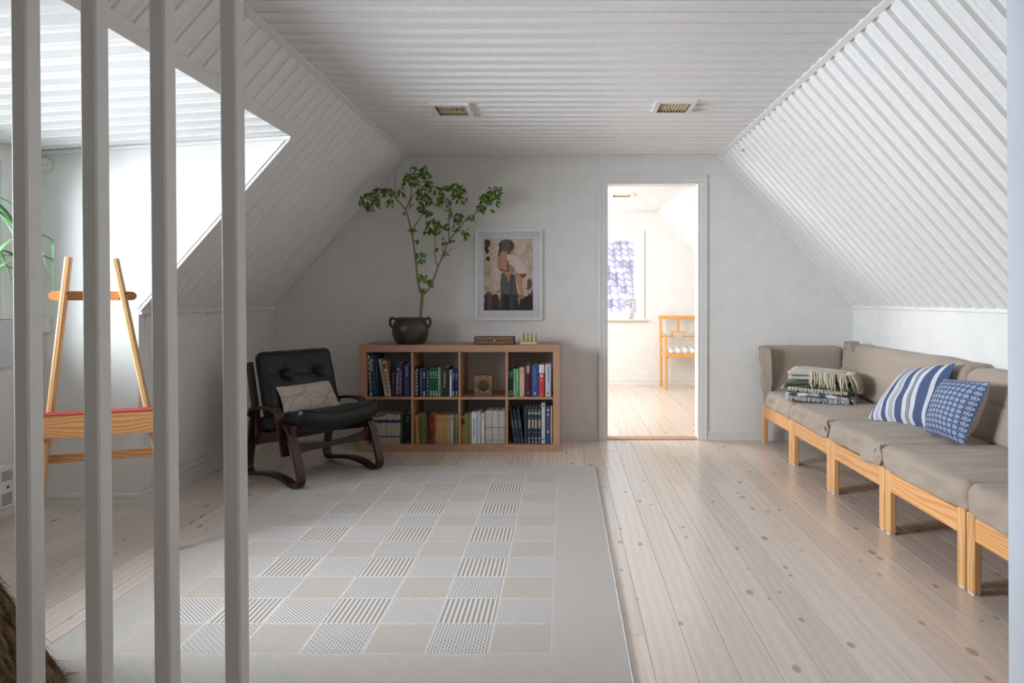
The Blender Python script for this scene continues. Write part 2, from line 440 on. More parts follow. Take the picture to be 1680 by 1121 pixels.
# doorway: jambs, moulded casing, threshold
d1 = thing('door_1', None, None, (.7135, YB, 0)); d1['kind'] = 'structure'
CAS = [(0, 0), (0, .011), (.010, .013), (.013, .009), (.017, .013), (.046, .015), (.049, .011), (.054, .017), (.069, .019), (.075, .016), (.075, 0)]
mb = MB(); mb.prism(CAS, (.352, YB, 0), -X, -Yv, Z, 2.056); mb.build('casing', M_trim, d1)
mb = MB(); mb.prism(CAS, (1.075, YB, 0), X, -Yv, Z, 2.056); mb.build('casing', M_trim, d1)
mb = MB(); mb.prism(CAS, (.277, YB, 2.056), Z, -Yv, X, .873); mb.build('casing', M_trim, d1)
mb = MB(); mb.box(.332, .352, YB, 5.6, 0, 2.056); mb.build('jamb', M_trim, d1)
mb = MB(); mb.box(1.075, 1.095, YB, 5.6, 0, 2.056); mb.build('jamb', M_trim, d1)
mb = MB(); mb.box(.332, 1.095, YB, 5.6, 2.056, 2.074); mb.build('head', M_trim, d1)
mb = MB(); mb.prism([(-.005, 0), (.125, 0), (.115, .009), (.005, .009)], (.352, YB, 0), Yv, Z, X, .723); mb.build('threshold', M_oakx, d1)
# flush hatch in the left knee wall
d2 = thing('door_2', None, None, (-2.32, 4.12, 0)); d2['kind'] = 'structure'
mb = MB(); mb.box(-2.321, -2.309, 3.82, 4.43, .13, 1.02, 0, .002); mb.build('panel', M_wall, d2)
for a in ((3.78, 3.82, .085, 1.045), (4.43, 4.455, .085, 1.045)):
    mb = MB(); mb.box(-2.321, -2.312, *a, 0, .002); mb.build('casing', M_wall, d2)
mb = MB(); mb.box(-2.321, -2.312, 3.82, 4.43, .085, .118, 0, .002); mb.build('casing', M_wall, d2)
# ---------------------------------------------------------------- windows
t = NT('window_glass'); t.t.nodes.remove(t.b)
tr = t.n('ShaderNodeBsdfTransparent'); gl = t.n('ShaderNodeBsdfGlossy'); gl.inputs['Roughness'].default_value = .02
mx = t.n('ShaderNodeMixShader'); mx.inputs[0].default_value = .03
t.t.links.new(tr.outputs[0], mx.inputs[1]); t.t.links.new(gl.outputs[0], mx.inputs[2]); t.t.links.new(mx.outputs[0], t.t.nodes['Material Output'].inputs[0])
M_glass = t.m
def ring(mb, O, A, B, C, a0, a1, b0, b1, wd, dp):
    """rectangular frame in the A,B plane, depth along C"""
    for (p, q, r_, s_) in ((a0, a1, b0, b0+wd), (a0, a1, b1-wd, b1), (a0, a0+wd, b0+wd, b1-wd), (a1-wd, a1, b0+wd, b1-wd)):
        mb.prism([(p, r_), (q, r_), (q, s_), (p, s_)], O, A, B, C, dp)
w1 = thing('window_1', None, None, ((GX0+GX1)/2, YE, GZ0)); w1['kind'] = 'structure'
mb = MB(); ring(mb, (0, YE-.018, 0), X, Z, Yv, GX0-.105, GX1+.105, GZ0-.02, GZ1+.105, .105, .018); mb.build('casing', M_trim, w1)
mb = MB(); ring(mb, (0, YE+.03, 0), X, Z, Yv, GX0, GX1, GZ0, GZ1, .022, .06); mb.box((GX0+GX1)/2-.02, (GX0+GX1)/2+.02, YE+.03, YE+.09, GZ0, GZ1); mb.build('window_frame', M_trim, w1)
mb = MB(); mb.box(GX0+.02, GX1-.02, YE+.055, YE+.059, GZ0+.02, GZ1-.02); mb.build('pane', M_glass, w1)
mb = MB(); mb.box(GX0-.13, GX1+.13, YE-.07, YE+.03, GZ0-.03, GZ0-.008, 0, .003); mb.build('window_sill', paint('sill_paint', (232, 218, 200), .45), w1)
w2 = thing('window_2', None, None, (WX, (WY0+WY1)/2, WZ0)); w2['kind'] = 'structure'
mb = MB(); ring(mb, (WX, 0, 0), Yv, Z, X, WY0-.045, WY1+.09, WZ0-.03, WZ1+.045, .06, .016); mb.build('casing', M_trim, w2)
mb = MB(); ring(mb, (WX-.09, 0, 0), Yv, Z, X, WY0, WY1, WZ0, WZ1, .045, .06)
mb.box(WX-.09, WX-.03, 2.44, 2.49, WZ0, WZ1); mb.build('window_frame', M_trim, w2)
for a, b in ((WY0+.04, 2.445), (2.485, WY1-.04)):
    mb = MB(); mb.box(WX-.062, WX-.058, a, b, WZ0+.04, WZ1-.04); mb.build('pane', M_glass, w2)
mb = MB(); mb.box(WX-.1, -2.70, 1.40, 3.40, .782, .803, 0, .003); mb.build('window_sill', M_trim, w2)
# ---------------------------------------------------------------- balusters in front of the camera
for i, (px, nm) in enumerate(((20, 'leftmost'), (134.5, 'second from the left'), (247.5, 'third from the left'), (363.5, 'rightmost'))):
    x0 = (px-925)/F*1.47
    mb = MB(); c = .004; a, b = .0345, .045
    poly = [(c, 0), (a-c, 0), (a, c), (a, b-c), (a-c, b), (c, b), (0, b-c), (0, c)]
    vs = [(x0+u+.0085*(1.05-z), 1.47+v, z) for z in (0, 2.29) for u, v in poly]
    mb.add(vs, [tuple(range(8))[::-1], tuple(range(8, 16))] + [(k, (k+1) % 8, 8+(k+1) % 8, 8+k) for k in range(8)])
    o = mb.build('baluster', M_bal)
    tag(o, 'tall square white baluster, %s of the four in the foreground' % nm, 'baluster', 'balusters in the foreground')

# ---------------------------------------------------------------- rug
t = NT('rug_ground')
p = t.pos(); ps = t.xyz(p)
wv = t.math('MULTIPLY', t.math('SINE', t.math('MULTIPLY', ps[0], 2*math.pi/.006)), t.math('SINE', t.math('MULTIPLY', ps[1], 2*math.pi/.006)))
n = t.noise(p, 5, 3)
col = t.mix(t.math('MULTIPLY', n, .5), t.ramp(wv, [(.0, (193, 186, 180)), (1, (215, 207, 201))]), lin((193, 184, 177)))
t.bump(wv, .5, .003); M_rug = t.fin(col, .95, .1)
def rug_mat(name, base, dark, kind):
    t = NT(name); p = t.pos(); ps = t.xyz(p)
    x_ = t.math('ADD', ps[0], 10.0); y_ = t.math('ADD', ps[1], 10.0)
    if kind == 'stripe': f = t.math('SINE', t.math('MULTIPLY', x_, 2*math.pi/.0185))
    elif kind == 'diag': f = t.math('SINE', t.math('MULTIPLY', t.math('ADD', x_, y_), 2*math.pi/.0155))
    elif kind == 'dots': f = t.math('SUBTRACT', t.math('MULTIPLY', t.math('SINE', t.math('MULTIPLY', x_, 2*math.pi/.022)), t.math('SINE', t.math('MULTIPLY', y_, 2*math.pi/.022))), -.15)
    else: f = t.math('MULTIPLY', t.math('SINE', t.math('MULTIPLY', x_, 2*math.pi/.008)), t.math('SINE', t.math('MULTIPLY', y_, 2*math.pi/.008)))
    if kind == 'dots':
        f = t.math('ABSOLUTE', f)
        c = t.ramp(f, [(.32, base), (.55, dark)])
    else: c = t.ramp(t.math('MULTIPLY_ADD', f, .5, .5), [(.42, base), (.62, dark)])
    fz = t.noise(p, 300, 2)
    c = t.mix(.25, c, t.ramp(fz, [(.2, dark), (.8, base)]))
    t.bump(f, .3, .002)
    return t.fin(c, .95, .1)
M_rs = rug_mat('rug_stripes', (212, 205, 197), (142, 135, 129), 'stripe')
M_rd = rug_mat('rug_dots', (213, 207, 202), (130, 125, 124), 'dots')
M_rb = rug_mat('rug_beige', (190, 180, 170), (178, 168, 159), 'plain')
M_rg = rug_mat('rug_diagonal', (208, 201, 196), (160, 154, 151), 'diag')
M_rl = flat((212, 206, 201), .95, .1)
RX0, RX1, RY0, RY1 = -1.675, .205, 1.925, 4.59
GX, GY, CW = -1.443, 2.165, .2005
mb = MB(); T = .009
# border and pattern cells as faces of one woven piece, the edge slightly wavy
def rug_edge(x, y): return (x + (.004*noise.noise((x*3, y*6, 1)) if abs(x) > .1 else 0), y)
xs = [RX0] + [GX+CW*k for k in range(8)] + [RX1]
ys = [RY0] + [GY+CW*k for k in range(12)] + [RY1]
for i in range(9):
    for j in range(13):
        a, b, c_, d_ = xs[i], xs[i+1], ys[j], ys[j+1]
        inner = 1 <= i <= 7 and 1 <= j <= 11
        if not inner:
            mb.add([(a, c_, T), (b, c_, T), (b, d_, T), (a, d_, T)], [(0, 1, 2, 3)], 0); continue
        cx, cy = 7-i, j-1
        m = (3 if cx % 2 == 0 else 2) if cy % 2 == 0 else (4 if cx % 2 == 0 else 1)
        g = .0035
        mb.add([(a, c_, T), (b, c_, T), (b, d_, T), (a, d_, T), (a+g, c_+g, T), (b-g, c_+g, T), (b-g, d_-g, T), (a+g, d_-g, T)],
               [(0, 1, 5, 4), (1, 2, 6, 5), (2, 3, 7, 6), (3, 0, 4, 7)], 5)
        mb.add([(a+g, c_+g, T), (b-g, c_+g, T), (b-g, d_-g, T), (a+g, d_-g, T)], [(0, 1, 2, 3)], m)
z0 = .001
mb.add([(RX0, RY0, T), (RX1, RY0, T), (RX1, RY1, T), (RX0, RY1, T), (RX0-.003, RY0-.003, z0), (RX1+.003, RY0-.003, z0), (RX1+.003, RY1+.003, z0), (RX0-.003, RY1+.003, z0)],
       [(0, 4, 5, 1), (1, 5, 6, 2), (2, 6, 7, 3), (3, 7, 4, 0), (7, 6, 5, 4)], 0)
rug = mb.build('rug', [M_rug, M_rs, M_rd, M_rb, M_rg, M_rl], fixn=False)
tag(rug, 'large grey beige woven rug with checked pattern lying on the pine floor', 'rug')
for x in (RX0, RX1):
    bnd = MB(); pts = []
    for k in range(61):
        y = RY0+(RY1-RY0)*k/60
        pts.append((x+.0025*noise.noise((y*9, x, 0)), y, .0065))
    bnd.tube(pts, .0045, 6)
    bnd.build('selvedge', M_rl, rug, True)

# ---------------------------------------------------------------- bookcase
BF, BB = 5.068, 5.458
bx0, bx1 = (589-925)/221, (589-925)/221+1.49
bk = thing('bookcase', 'low oak veneer bookcase with eight open cubbies against the back wall', 'bookcase', ((bx0+bx1)/2, (BF+BB)/2, 0))
def panel(name, x0, x1, z0, z1, m, y0=BF, y1=BB):
    mb = MB(); mb.box(x0, x1, y0, y1, z0, z1, 0, .0015); return mb.build(name, m, bk)
panel('top_panel', bx0, bx1, .738, .79, M_oakx); panel('bottom_panel', bx0, bx1, 0, .05, M_oakx)
panel('side_panel', bx0, bx0+.05, .05, .738, M_oakz); panel('side_panel', bx1-.05, bx1, .05, .738, M_oakz)
CWD = (1.49-.1-3*.016)/4
ix = [bx0+.05+k*(CWD+.016) for k in range(4)]
for k in range(1, 4): panel('divider', ix[k]-.016, ix[k], .05, .738, M_oakz, BF+.002)
zs = [.05, .05+.336+.016]
for k in range(4): panel('shelf', ix[k], ix[k]+CWD, .386, .402, M_oakx, BF+.002)

# ---------------------------------------------------------------- books
M_page = paint('book_pages', (222, 212, 192), .9, .1)
def book(x0, wdt, h, z, color, lean=0.0, yf=None, depth=.175, deco=(), label='', group=None, roundness=.003, rough=.5):
    """spine faces -y; lean: how far the top is pushed towards -x (metres); deco: (kind, u0, u1, v0, v1, color)"""
    yf = yf if yf is not None else BF+.035+random.random()*.012
    ang = math.asin(max(-.6, min(.6, lean/h)))
    def W(u, y, v): return Vector((x0+u*math.cos(ang)-v*math.sin(ang), y, z+v*math.cos(ang)+max(0, u*math.sin(ang)) + (0 if ang >= 0 else (u-wdt)*math.sin(ang))))
    cv = min(.003, wdt*.16); e = .003
    root = thing('book', label, 'book', W(wdt/2, yf+depth/2, 0), group)
    r = roundness
    outl = [(0, depth), (0, r), (wdt*.2, r*.3), (wdt*.5, 0), (wdt*.8, r*.3), (wdt, r), (wdt, depth), (wdt-cv, depth), (wdt-cv, r+cv), (cv, r+cv), (cv, depth)]
    n = len(outl); mb = MB()
    vs = [W(u, yf+d, v) for v in (0, h) for u, d in outl]
    top = [(0, 1, 9, 10), (1, 2, 3, 9), (3, 8, 9), (3, 4, 5, 8), (5, 6, 7, 8)]
    fs = [f for f in top] + [tuple(i+n for i in f) for f in top] + [(i, (i+1) % n, n+(i+1) % n, n+i) for i in range(n)]
    mb.add(vs, fs); mb.build('cover', flat(color, rough), root)
    mb = MB()
    a, b, c_, d_, v0, v1 = cv, wdt-cv, yf+r+cv, yf+depth-.004, e, h-e
    mb.add([W(u, y, v) for v in (v0, v1) for y in (c_, d_) for u in (a, b)], [(0, 2, 3, 1), (4, 5, 7, 6), (0, 1, 5, 4), (2, 6, 7, 3), (0, 4, 6, 2), (1, 3, 7, 5)])
    mb.build('pages', M_page, root)
    if deco:
        mb = MB(); mats = []
        for k, (u0, u1, v0, v1, col) in enumerate(deco):
            m = flat(col)
            if m not in mats: mats.append(m)
            us = [u0+(u1-u0)*q/4 for q in range(5)]
            prof = lambda u: r*(abs(u-.5)*2)**2
            o_ = .0007
            vs = []
            for v in (v0, v1): vs += [W(u*wdt, yf+prof(u)-o_, v*h) for u in us]
            mb.add(vs, [(q, q+1, q+6, q+5) for q in range(4)], mats.index(m))
        sp = mb.build('spine_print', mats, root)
        if len(deco) > 1: sp['kind'] = 'stuff'
    return root, W, yf
def words_on(root, W, yf, h, wdt, text, color, u, v0, v1, size, up=False):
    """lettering on a spine: reads downwards (or upwards)"""
    cu = bpy.data.curves.new('lettering', 'FONT'); cu.body = text; cu.size = 1; cu.extrude = 0
    o = bpy.data.objects.new('lettering', cu); COL.objects.link(o)
    dg = bpy.context.evaluated_depsgraph_get(); dg.update()
    me = bpy.data.meshes.new_from_object(o.evaluated_get(dg)); bpy.data.objects.remove(o)
    xs = [v.co.x for v in me.vertices]; ysx = [v.co.y for v in me.vertices]
    L = max(xs)-min(xs); Hh = max(ysx)-min(ysx); mb = MB()
    vs = []
    for v in me.vertices:
        a = (v.co.x-min(xs))/L; b = (v.co.y-min(ysx))/Hh-.5
        if up: vs.append(W(u*wdt-b*size, yf-.0012, (v0+(v1-v0)*a)*h))
        else: vs.append(W(u*wdt+b*size, yf-.0012, (v1-(v1-v0)*a)*h))
    mb.add(vs, [tuple(p.vertices) for p in me.polygons])
    mb.build('spine_lettering', flat(color, .4), root)
def Bx(zx): return ((zx/4.8+580)-925)/219.0
def bars(col, v0, v1, u0=.35, u1=.65, n=6, seed=1):
    rr = random.Random(seed); out = []; v = v0
    while v < v1:
        l = (v1-v0)/n*(.5+.5*rr.random()); out.append((u0, u1, v, min(v1, v+l), col)); v += l+(v1-v0)/n*.35
    return out
WT, GD = (226, 224, 216), (196, 172, 112)
ORD = ['first', 'second', 'third', 'fourth', 'fifth', 'sixth', 'seventh', 'eighth', 'ninth', 'tenth', 'eleventh', 'twelfth', 'thirteenth', 'fourteenth']
def cubby(row, nm, base_y, lst, bottom):
    """lst: (x0_bottom, x1_bottom, top_y, x0_top, color, deco, label, group) in enlarged photo pixels"""
    out = []
    for (a, b, ty, ta, col, deco, lab, grp) in lst:
        h = (base_y-ty)/4.8/219.0; x0 = Bx(a); wd = max(.009, (b-a)/4.8/219.0*.97); k_ = 'ABCD'.find(nm) if nm in 'ABCD' else 'EFGH'.find(nm)
        le_ = (a-ta)/4.8/219.0 if ta is not None else 0
        x0 = min(max(x0, ix[k_]+.0015+max(0, le_)), ix[k_]+CWD-.0015-wd)
        r = book(x0, wd, h, bottom+.0005, col, lean=(a-ta)/4.8/219.0 if ta is not None else 0, deco=deco, label=lab, group=grp, depth=.15+.05*random.random())
        out.append(r+(h, wd))
    return out
gu, gl_ = 'books in the upper cubbies', 'books in the lower cubbies'
# upper row, first cubby
r = cubby(0, 'A', 537, [
    (124, 142, 213, 104, (205, 203, 198), bars((35, 38, 45), .1, .95, .25, .75, 8, 2), 'slim white book with black spine print leaning at the far left of the upper row', gu),
    (146, 187, 212, 124, (22, 72, 84), [], 'tall dark teal book with large white spine lettering in the first upper cubby', gu),
    (191, 202, 207, 169, (62, 72, 88), bars((140, 146, 156), .5, .95, .3, .7, 5, 3), 'grey blue book leaning right of the tall teal book', gu),
    (211, 226, 205, 185, (26, 26, 30), [], 'black book leaning between the teal and the cream books', gu),
    (248, 266, 240, 196, (208, 198, 182), bars((96, 80, 70), .15, .9, .3, .7, 10, 4), 'narrow cream paperback with fine spine print leaning in the first upper cubby', gu),
    (269, 298, 255, 228, (206, 186, 158), [(.15, .9, .78, .93, (140, 52, 40))]+bars((120, 70, 55), .1, .7, .3, .7, 7, 5), 'cream paperback with red spine mark leaning in the first upper cubby', gu),
    (301, 326, 335, None, (70, 28, 34), bars((180, 150, 140), .5, .92, .4, .6, 5, 6), 'small maroon book standing beside the purple dictionary', gu),
    (332, 389, 275, None, (56, 52, 92), [], 'thick purple dictionary with white and gold spine lettering', gu),
    (395, 446, 283, None, (62, 58, 104), bars((170, 168, 196), .62, .93, .38, .62, 6, 8)+bars((104, 100, 140), .1, .5, .42, .58, 7, 9), 'purple hardback at the right end of the first upper cubby', gu)], .402)
words_on(*r[1][:3], r[1][3], r[1][4], 'Rosor', (225, 232, 232), .42, .60, .90, .026)
words_on(*r[7][:3], r[7][3], r[7][4], 'THESAURUS', (228, 226, 232), .28, .08, .72, .015)
words_on(*r[7][:3], r[7][3], r[7][4], 'DICTIONARY', (206, 190, 150), .70, .08, .78, .014)
words_on(*r[7][:3], r[7][3], r[7][4], '&', (228, 226, 232), .42, .78, .86, .014)
# second cubby
band = lambda col: [(.05, .95, .84, .86, col), (.3, .7, .74, .80, col), (.05, .95, .66, .675, col), (.25, .75, .14, .19, col), (.05, .95, .09, .105, col), (.25, .75, .03, .07, col)]
cubby(0, 'B', 537, [
    (474, 491, 308, None, (28, 26, 28), bars(WT, .05, .93, .3, .7, 9, 11), 'black book with white spine print, first in the second upper cubby', gu),
    (494, 513, 303, None, (28, 26, 30), bars(WT, .05, .93, .3, .7, 8, 12), 'black book with white spine print, second in the second upper cubby', gu),
    (521, 545, 318, None, (42, 50, 82), bars((150, 150, 160), .1, .9, .38, .62, 9, 13), 'slate blue book right of two black books', gu),
    (546, 571, 318, None, (20, 44, 104), band(WT), 'royal blue book with white bands between slate and navy books', gu),
    (573, 596, 322, None, (34, 46, 68), bars((160, 168, 176), .05, .95, .35, .65, 7, 14), 'dark navy book with pale print left of the green set', gu),
    (598, 621, 312, None, (18, 84, 54), band(WT), 'green book with white bands, first of three in the second upper cubby', gu),
    (622, 644, 312, None, (18, 88, 56), band(WT), 'green book with white bands, second of three in the second upper cubby', gu),
    (645, 665, 312, None, (20, 90, 56), band(WT), 'green book with white bands, third of three in the second upper cubby', gu),
    (667, 688, 308, None, (128, 170, 122), [(.3, .7, .1, .4, (96, 140, 96))], 'pale green book right of the three green books', gu),
    (691, 755, 305, None, (34, 34, 44), bars((176, 156, 104), .3, .86, .32, .48, 6, 15)+bars((176, 156, 104), .4, .82, .52, .6, 5, 16), 'wide black book with gold spine print in the second upper cubby', gu),
    (757, 775, 330, None, (226, 228, 230), [(.3, .7, .8, .95, (60, 70, 110))], 'slim white book beside two royal blue books', gu),
    (777, 799, 330, None, (24, 44, 116), band(WT), 'royal blue book with white bands right of the slim white book', gu),
    (801, 822, 330, None, (24, 44, 120), band(WT), 'royal blue book with white bands at the right end of its cubby', gu)], .402)
# fourth cubby
cubby(0, 'D', 535, [
    (1216, 1237, 310, None, (14, 86, 58), band(WT), 'dark green book with white bands, first in the fourth upper cubby', gu),
    (1238, 1257, 310, None, (14, 88, 58), band(WT), 'dark green book with white bands, second in the fourth upper cubby', gu),
    (1259, 1281, 317, None, (140, 182, 142), bars((90, 130, 100), .5, .9, .4, .6, 4, 17), 'pale sage green book right of two dark green books', gu),
    (1284, 1303, 317, None, (112, 184, 134), [(.2, .8, .55, .9, (160, 206, 160)), (.3, .7, .05, .12, (60, 110, 80))], 'mint green book in the fourth upper cubby', gu),
    (1306, 1347, 307, None, (212, 184, 156), [(.1, .9, .90, .915, (150, 110, 90)), (.1, .9, .85, .865, (150, 110, 90)), (.1, .9, .80, .815, (150, 110, 90))], 'wide beige book with thin brown lines in the fourth upper cubby', gu),
    (1352, 1399, 282, None, (88, 18, 44), [(.25, .75, .78, .95, (196, 168, 176)), (.35, .65, .72, .78, (196, 168, 176)), (.4, .6, .1, .15, (196, 168, 176))], 'thick maroon book with pale spine emblem', gu),
    (1403, 1458, 287, None, (54, 88, 150), [(.46, .54, .35, .9, (130, 156, 196)), (.36, .64, .05, .14, (170, 188, 214))], 'wide mid blue book right of the maroon one', gu),
    (1461, 1504, 285, None, (212, 62, 78), [(.0, 1, .74, 1.0, (226, 226, 230)), (.3, .48, .60, .70, WT), (.54, .72, .60, .70, WT), (.15, .85, .50, .51, WT), (.4, .6, .05, .08, WT)], 'red book with white upper spine in the fourth upper cubby', gu),
    (1511, 1557, 280, None, (198, 206, 222), bars((120, 126, 150), .45, .9, .4, .6, 7, 18)+[(.35, .6, .08, .12, (60, 60, 80))], 'pale grey blue book at the right end of the fourth upper cubby', gu)], .402)
# lower row, first cubby
lst = []
for k in range(11):
    a = 140+k*21
    lst.append((a, a+20.4, 681-(k % 3), None, (196, 186, 162), [(0, 1, .71, .82, (40, 58, 112)), (0, 1, .22, .265, (40, 58, 112))], 'cream book with two dark blue bands, %s from the left in the first lower cubby' % ORD[k], 'cream books with blue bands'))
lst += [(373, 397, 671, None, (24, 54, 42), bars((110, 130, 110), .3, .9, .42, .58, 6, 19), 'dark green book right of the cream banded set', gl_),
        (402, 448, 671, None, (24, 24, 26), [(.15, .85, .86, .875, GD), (.15, .85, .76, .78, GD), (.1, .9, .03, .05, GD)], 'black book with gold lines at the right end of the first lower cubby', gl_)]
cubby(1, 'E', 908, lst, .05)
pale = (196, 200, 160)
lst = [(481, 497, 690, 473, (206, 146, 84), bars((150, 96, 50), .1, .9, .35, .65, 8, 20), 'orange tan book, first in the second lower cubby', gl_),
       (499, 518, 688, 491, (210, 150, 86), bars((156, 100, 56), .15, .85, .35, .65, 8, 21), 'orange tan book, second in the second lower cubby', gl_)]
for k in range(3):
    a = 524+k*20.5
    lst.append((a, a+19, 672+k, a-10, (128, 134, 84), bars((76, 84, 48), .08, .95, .3, .7, 11, 22+k), 'olive green patterned book leaning left, %s of three in the second lower cubby' % ORD[k], gl_))
lst += [(586, 605, 676, None, (92, 44, 28), [(.2, .8, .80, .9, (50, 24, 18)), (.3, .7, .06, .10, (190, 150, 110))], 'dark brown book beside the rust brown book', gl_),
        (607, 631, 674, None, (138, 48, 26), [(.2, .8, .80, .9, (60, 26, 18)), (.35, .65, .58, .62, (200, 170, 130)), (.35, .65, .08, .12, (220, 200, 170))], 'rust brown book in the second lower cubby', gl_),
        (634, 650, 668, None, (196, 98, 62), [(.2, .8, .1, .3, (214, 150, 110))], 'coral orange book right of the rust brown book', gl_)]
for k in range(5):
    a = 652+k*18.6
    lst.append((a, a+17.8, 683+(k % 2)*2, None, [(214, 172, 116), (210, 164, 104), (212, 168, 112), (208, 160, 96), (214, 176, 122)][k], bars((166, 118, 70), .75, .95, .25, .75, 3, 30+k)+[(.1, .9, .5, .51, (176, 126, 76))], 'peach tan book, %s of five in the second lower cubby' % ORD[k], gl_))
lst += [(746, 763, 686, None, (204, 192, 152), [(.3, .7, .7, .9, (150, 136, 96))], 'cream book right of the peach tan books', gl_),
        (765, 786, 684, None, (216, 216, 204), [(.3, .7, .8, .93, (120, 120, 116))], 'white book near the right of the second lower cubby', gl_),
        (789, 806, 680, None, (136, 148, 96), bars((90, 100, 60), .1, .95, .3, .7, 10, 36), 'olive green book right of a white book', gl_),
        (808, 822, 680, None, (180, 184, 140), bars((130, 134, 90), .1, .95, .3, .7, 10, 37), 'pale olive book at the right end of the second lower cubby', gl_)]
cubby(1, 'F', 908, lst, .05)
lst = [(845, 874, 690, None, (200, 156, 62), [(0, 1, .68, .87, (128, 34, 26)), (.1, .9, .62, .64, (110, 80, 30)), (.1, .9, .9, .92, (110, 80, 30))], 'ochre book with dark red spine label in the third lower cubby', gl_)]
for k in range(3):
    a = 877+k*17
    lst.append((a, a+16, 673, None, [(150, 156, 104), (126, 138, 88), (146, 152, 104)][k], bars((90, 98, 60), .08, .95, .3, .7, 11, 40+k), 'olive patterned book, %s of three in the third lower cubby' % ORD[k], gl_))
lst += [(930, 972, 662, None, (222, 224, 228), bars((90, 92, 104), .18, .82, .42, .60, 9, 44)+bars((150, 150, 160), .3, .7, .66, .72, 9, 46), 'white book with grey spine print in the third lower cubby', gl_),
        (975, 1001, 657, None, (206, 208, 226), bars((150, 110, 150), .1, .9, .45, .55, 16, 45), 'lavender white book with dotted spine', gl_),
        (1004, 1034, 668, None, (222, 210, 186), [(.3, .7, .8, .9, (190, 176, 150))], 'cream book left of the grey binders', gl_)]
cubby(1, 'G', 908, lst, .05)
for k, (a, b, nt) in enumerate(((1040, 1092, '10'), (1095, 1142, '11'), (1145, 1194, '12'))):
    h = .245; wd = (b-a)/4.8/219
    rt, W_, yf = book(Bx(a), wd, h, .0505, (192, 190, 184), deco=[(0, 1, .485, .50, (50, 50, 52)), (.2, .8, .05, .14, (206, 204, 198))], label='tall light grey binder, %s from the left of three in the third lower cubby' % ORD[k], group='grey binders', depth=.2, roundness=.001)
    mb = MB(); cu = bpy.data.curves.new('n', 'FONT'); cu.body = nt; o = bpy.data.objects.new('n', cu); COL.objects.link(o)
    dg = bpy.context.evaluated_depsgraph_get(); me = bpy.data.meshes.new_from_object(o.evaluated_get(dg)); bpy.data.objects.remove(o)
    xs_ = [v.co.x for v in me.vertices]; mb.add([W_(wd*(.24+.52*(v.co.x-min(xs_))/(max(xs_)-min(xs_))), yf-.0014, h*(.055+.11*v.co.y)) for v in me.vertices], [tuple(p.vertices) for p in me.polygons])
    mb.build('number', flat((24, 24, 26)), rt)
lst = []
for k, (a, b, ta) in enumerate(((1267, 1291, 1222), (1294, 1316, 1251), (1319, 1342, 1283))):
    lst.append((a, b, 632, ta, (44, 56, 74), [(.1, .9, .45, .68, (96, 100, 104)), (.2, .8, .08, .14, (96, 100, 104))], 'slate blue book leaning left, %s of three in the fourth lower cubby' % ORD[k], gl_))
lst += [(1345, 1369, 622, None, (44, 56, 74), [(.2, .8, .08, .14, (90, 96, 104))], 'plain slate blue book standing upright right of the leaning ones', gl_)]
for k in range(4):
    a = 1372+k*26.5
    lst.append((a, a+25.6, 620, None, (34, 54, 82), [(.1, .9, .80, .88, (170, 164, 150)), (.1, .9, .92, .935, (150, 150, 146)), (.15, .85, .42, .66, (178, 168, 146)), (.1, .9, .70, .71, (160, 160, 156)), (.1, .9, .30, .31, (160, 160, 156)), (.3, .7, .12, .17, (200, 200, 196)), (.1, .9, .07, .08, (160, 160, 156)), (.3, .7, .02, .055, (200, 200, 196))], 'blue book with beige spine panels, %s of four in the fourth lower cubby' % ORD[k], gl_))
lst += [(1481, 1511, 585, None, (210, 210, 206), [(.1, .9, .40, .405, (150, 150, 150)), (.3, .7, .08, .13, (90, 96, 100)), (.3, .7, .9, .95, (120, 120, 120))], 'tall white book in the fourth lower cubby', gl_),
        (1518, 1549, 610, None, (42, 76, 156), [(.3, .7, .86, .92, WT), (.25, .75, .75, .79, WT), (.2, .8, .3, .7, (96, 78, 142)), (.3, .7, .28, .34, WT)], 'bright blue book with white and purple marks near the right end', gl_),
        (1552, 1565, 612, None, (220, 216, 120), [], 'slim yellow book at the right end of the fourth lower cubby', gl_)]
cubby(1, 'H', 905, lst, .05)

# ---------------------------------------------------------------- ornaments on and in the bookcase
t = NT('rough_stoneware'); n = t.noise(t.pos(), 90, 4, .7)
zz = t.xyz(t.obj())[2]
col = t.ramp(n, [(.35, (70, 52, 34)), (.55, (146, 116, 74)), (.7, (196, 170, 118))])
col = t.mix(t.ramp(t.math('ADD', zz, t.math('MULTIPLY', n, .03)), [(.03, (1, 1, 1, 1)), (.055, (0, 0, 0, 1))]), col, lin((104, 92, 96)))
t.bump(n, .9, .006); M_stone = t.fin(col, .6, .4)
sx0, sx1 = Bx(953), Bx(1092); sy0, sy1 = BF+.05, BF+.13; sz0, sz1 = .4025, .4025+.157
mb = MB(); cx, cz = (Bx(970)+Bx(1082))/2, .4025+.072; ro, ri = .052, .034; N_ = 32
def sq(a):
    c, s = math.cos(a), math.sin(a); x_ = (sx1-cx) if c > 0 else (cx-sx0); z_ = (sz1-cz) if s > 0 else (cz-sz0)
    k = min(x_/max(abs(c), 1e-6), z_/max(abs(s), 1e-6)); return cx+c*k, cz+s*k
angs = sorted([2*math.pi*k/N_ for k in range(N_)] + [math.atan2(z_-cz, x_-cx) % (2*math.pi) for x_ in (sx0, sx1) for z_ in (sz0, sz1)])
n_ = len(angs); rings = []
for (y, fnr) in ((sy0, 'sq'), (sy0-.003, ro+.010), (sy0-.006, ro+.002), (sy0+.012, ri+.004), (sy1-.012, ri), (sy1, ro), (sy1, 'sq')):
    rings.append([Vector((*sq(a)[:1], y, sq(a)[1])) if fnr == 'sq' else Vector((cx+fnr*math.cos(a), y, cz+fnr*math.sin(a))) for a in angs])
rings.append(rings[0])
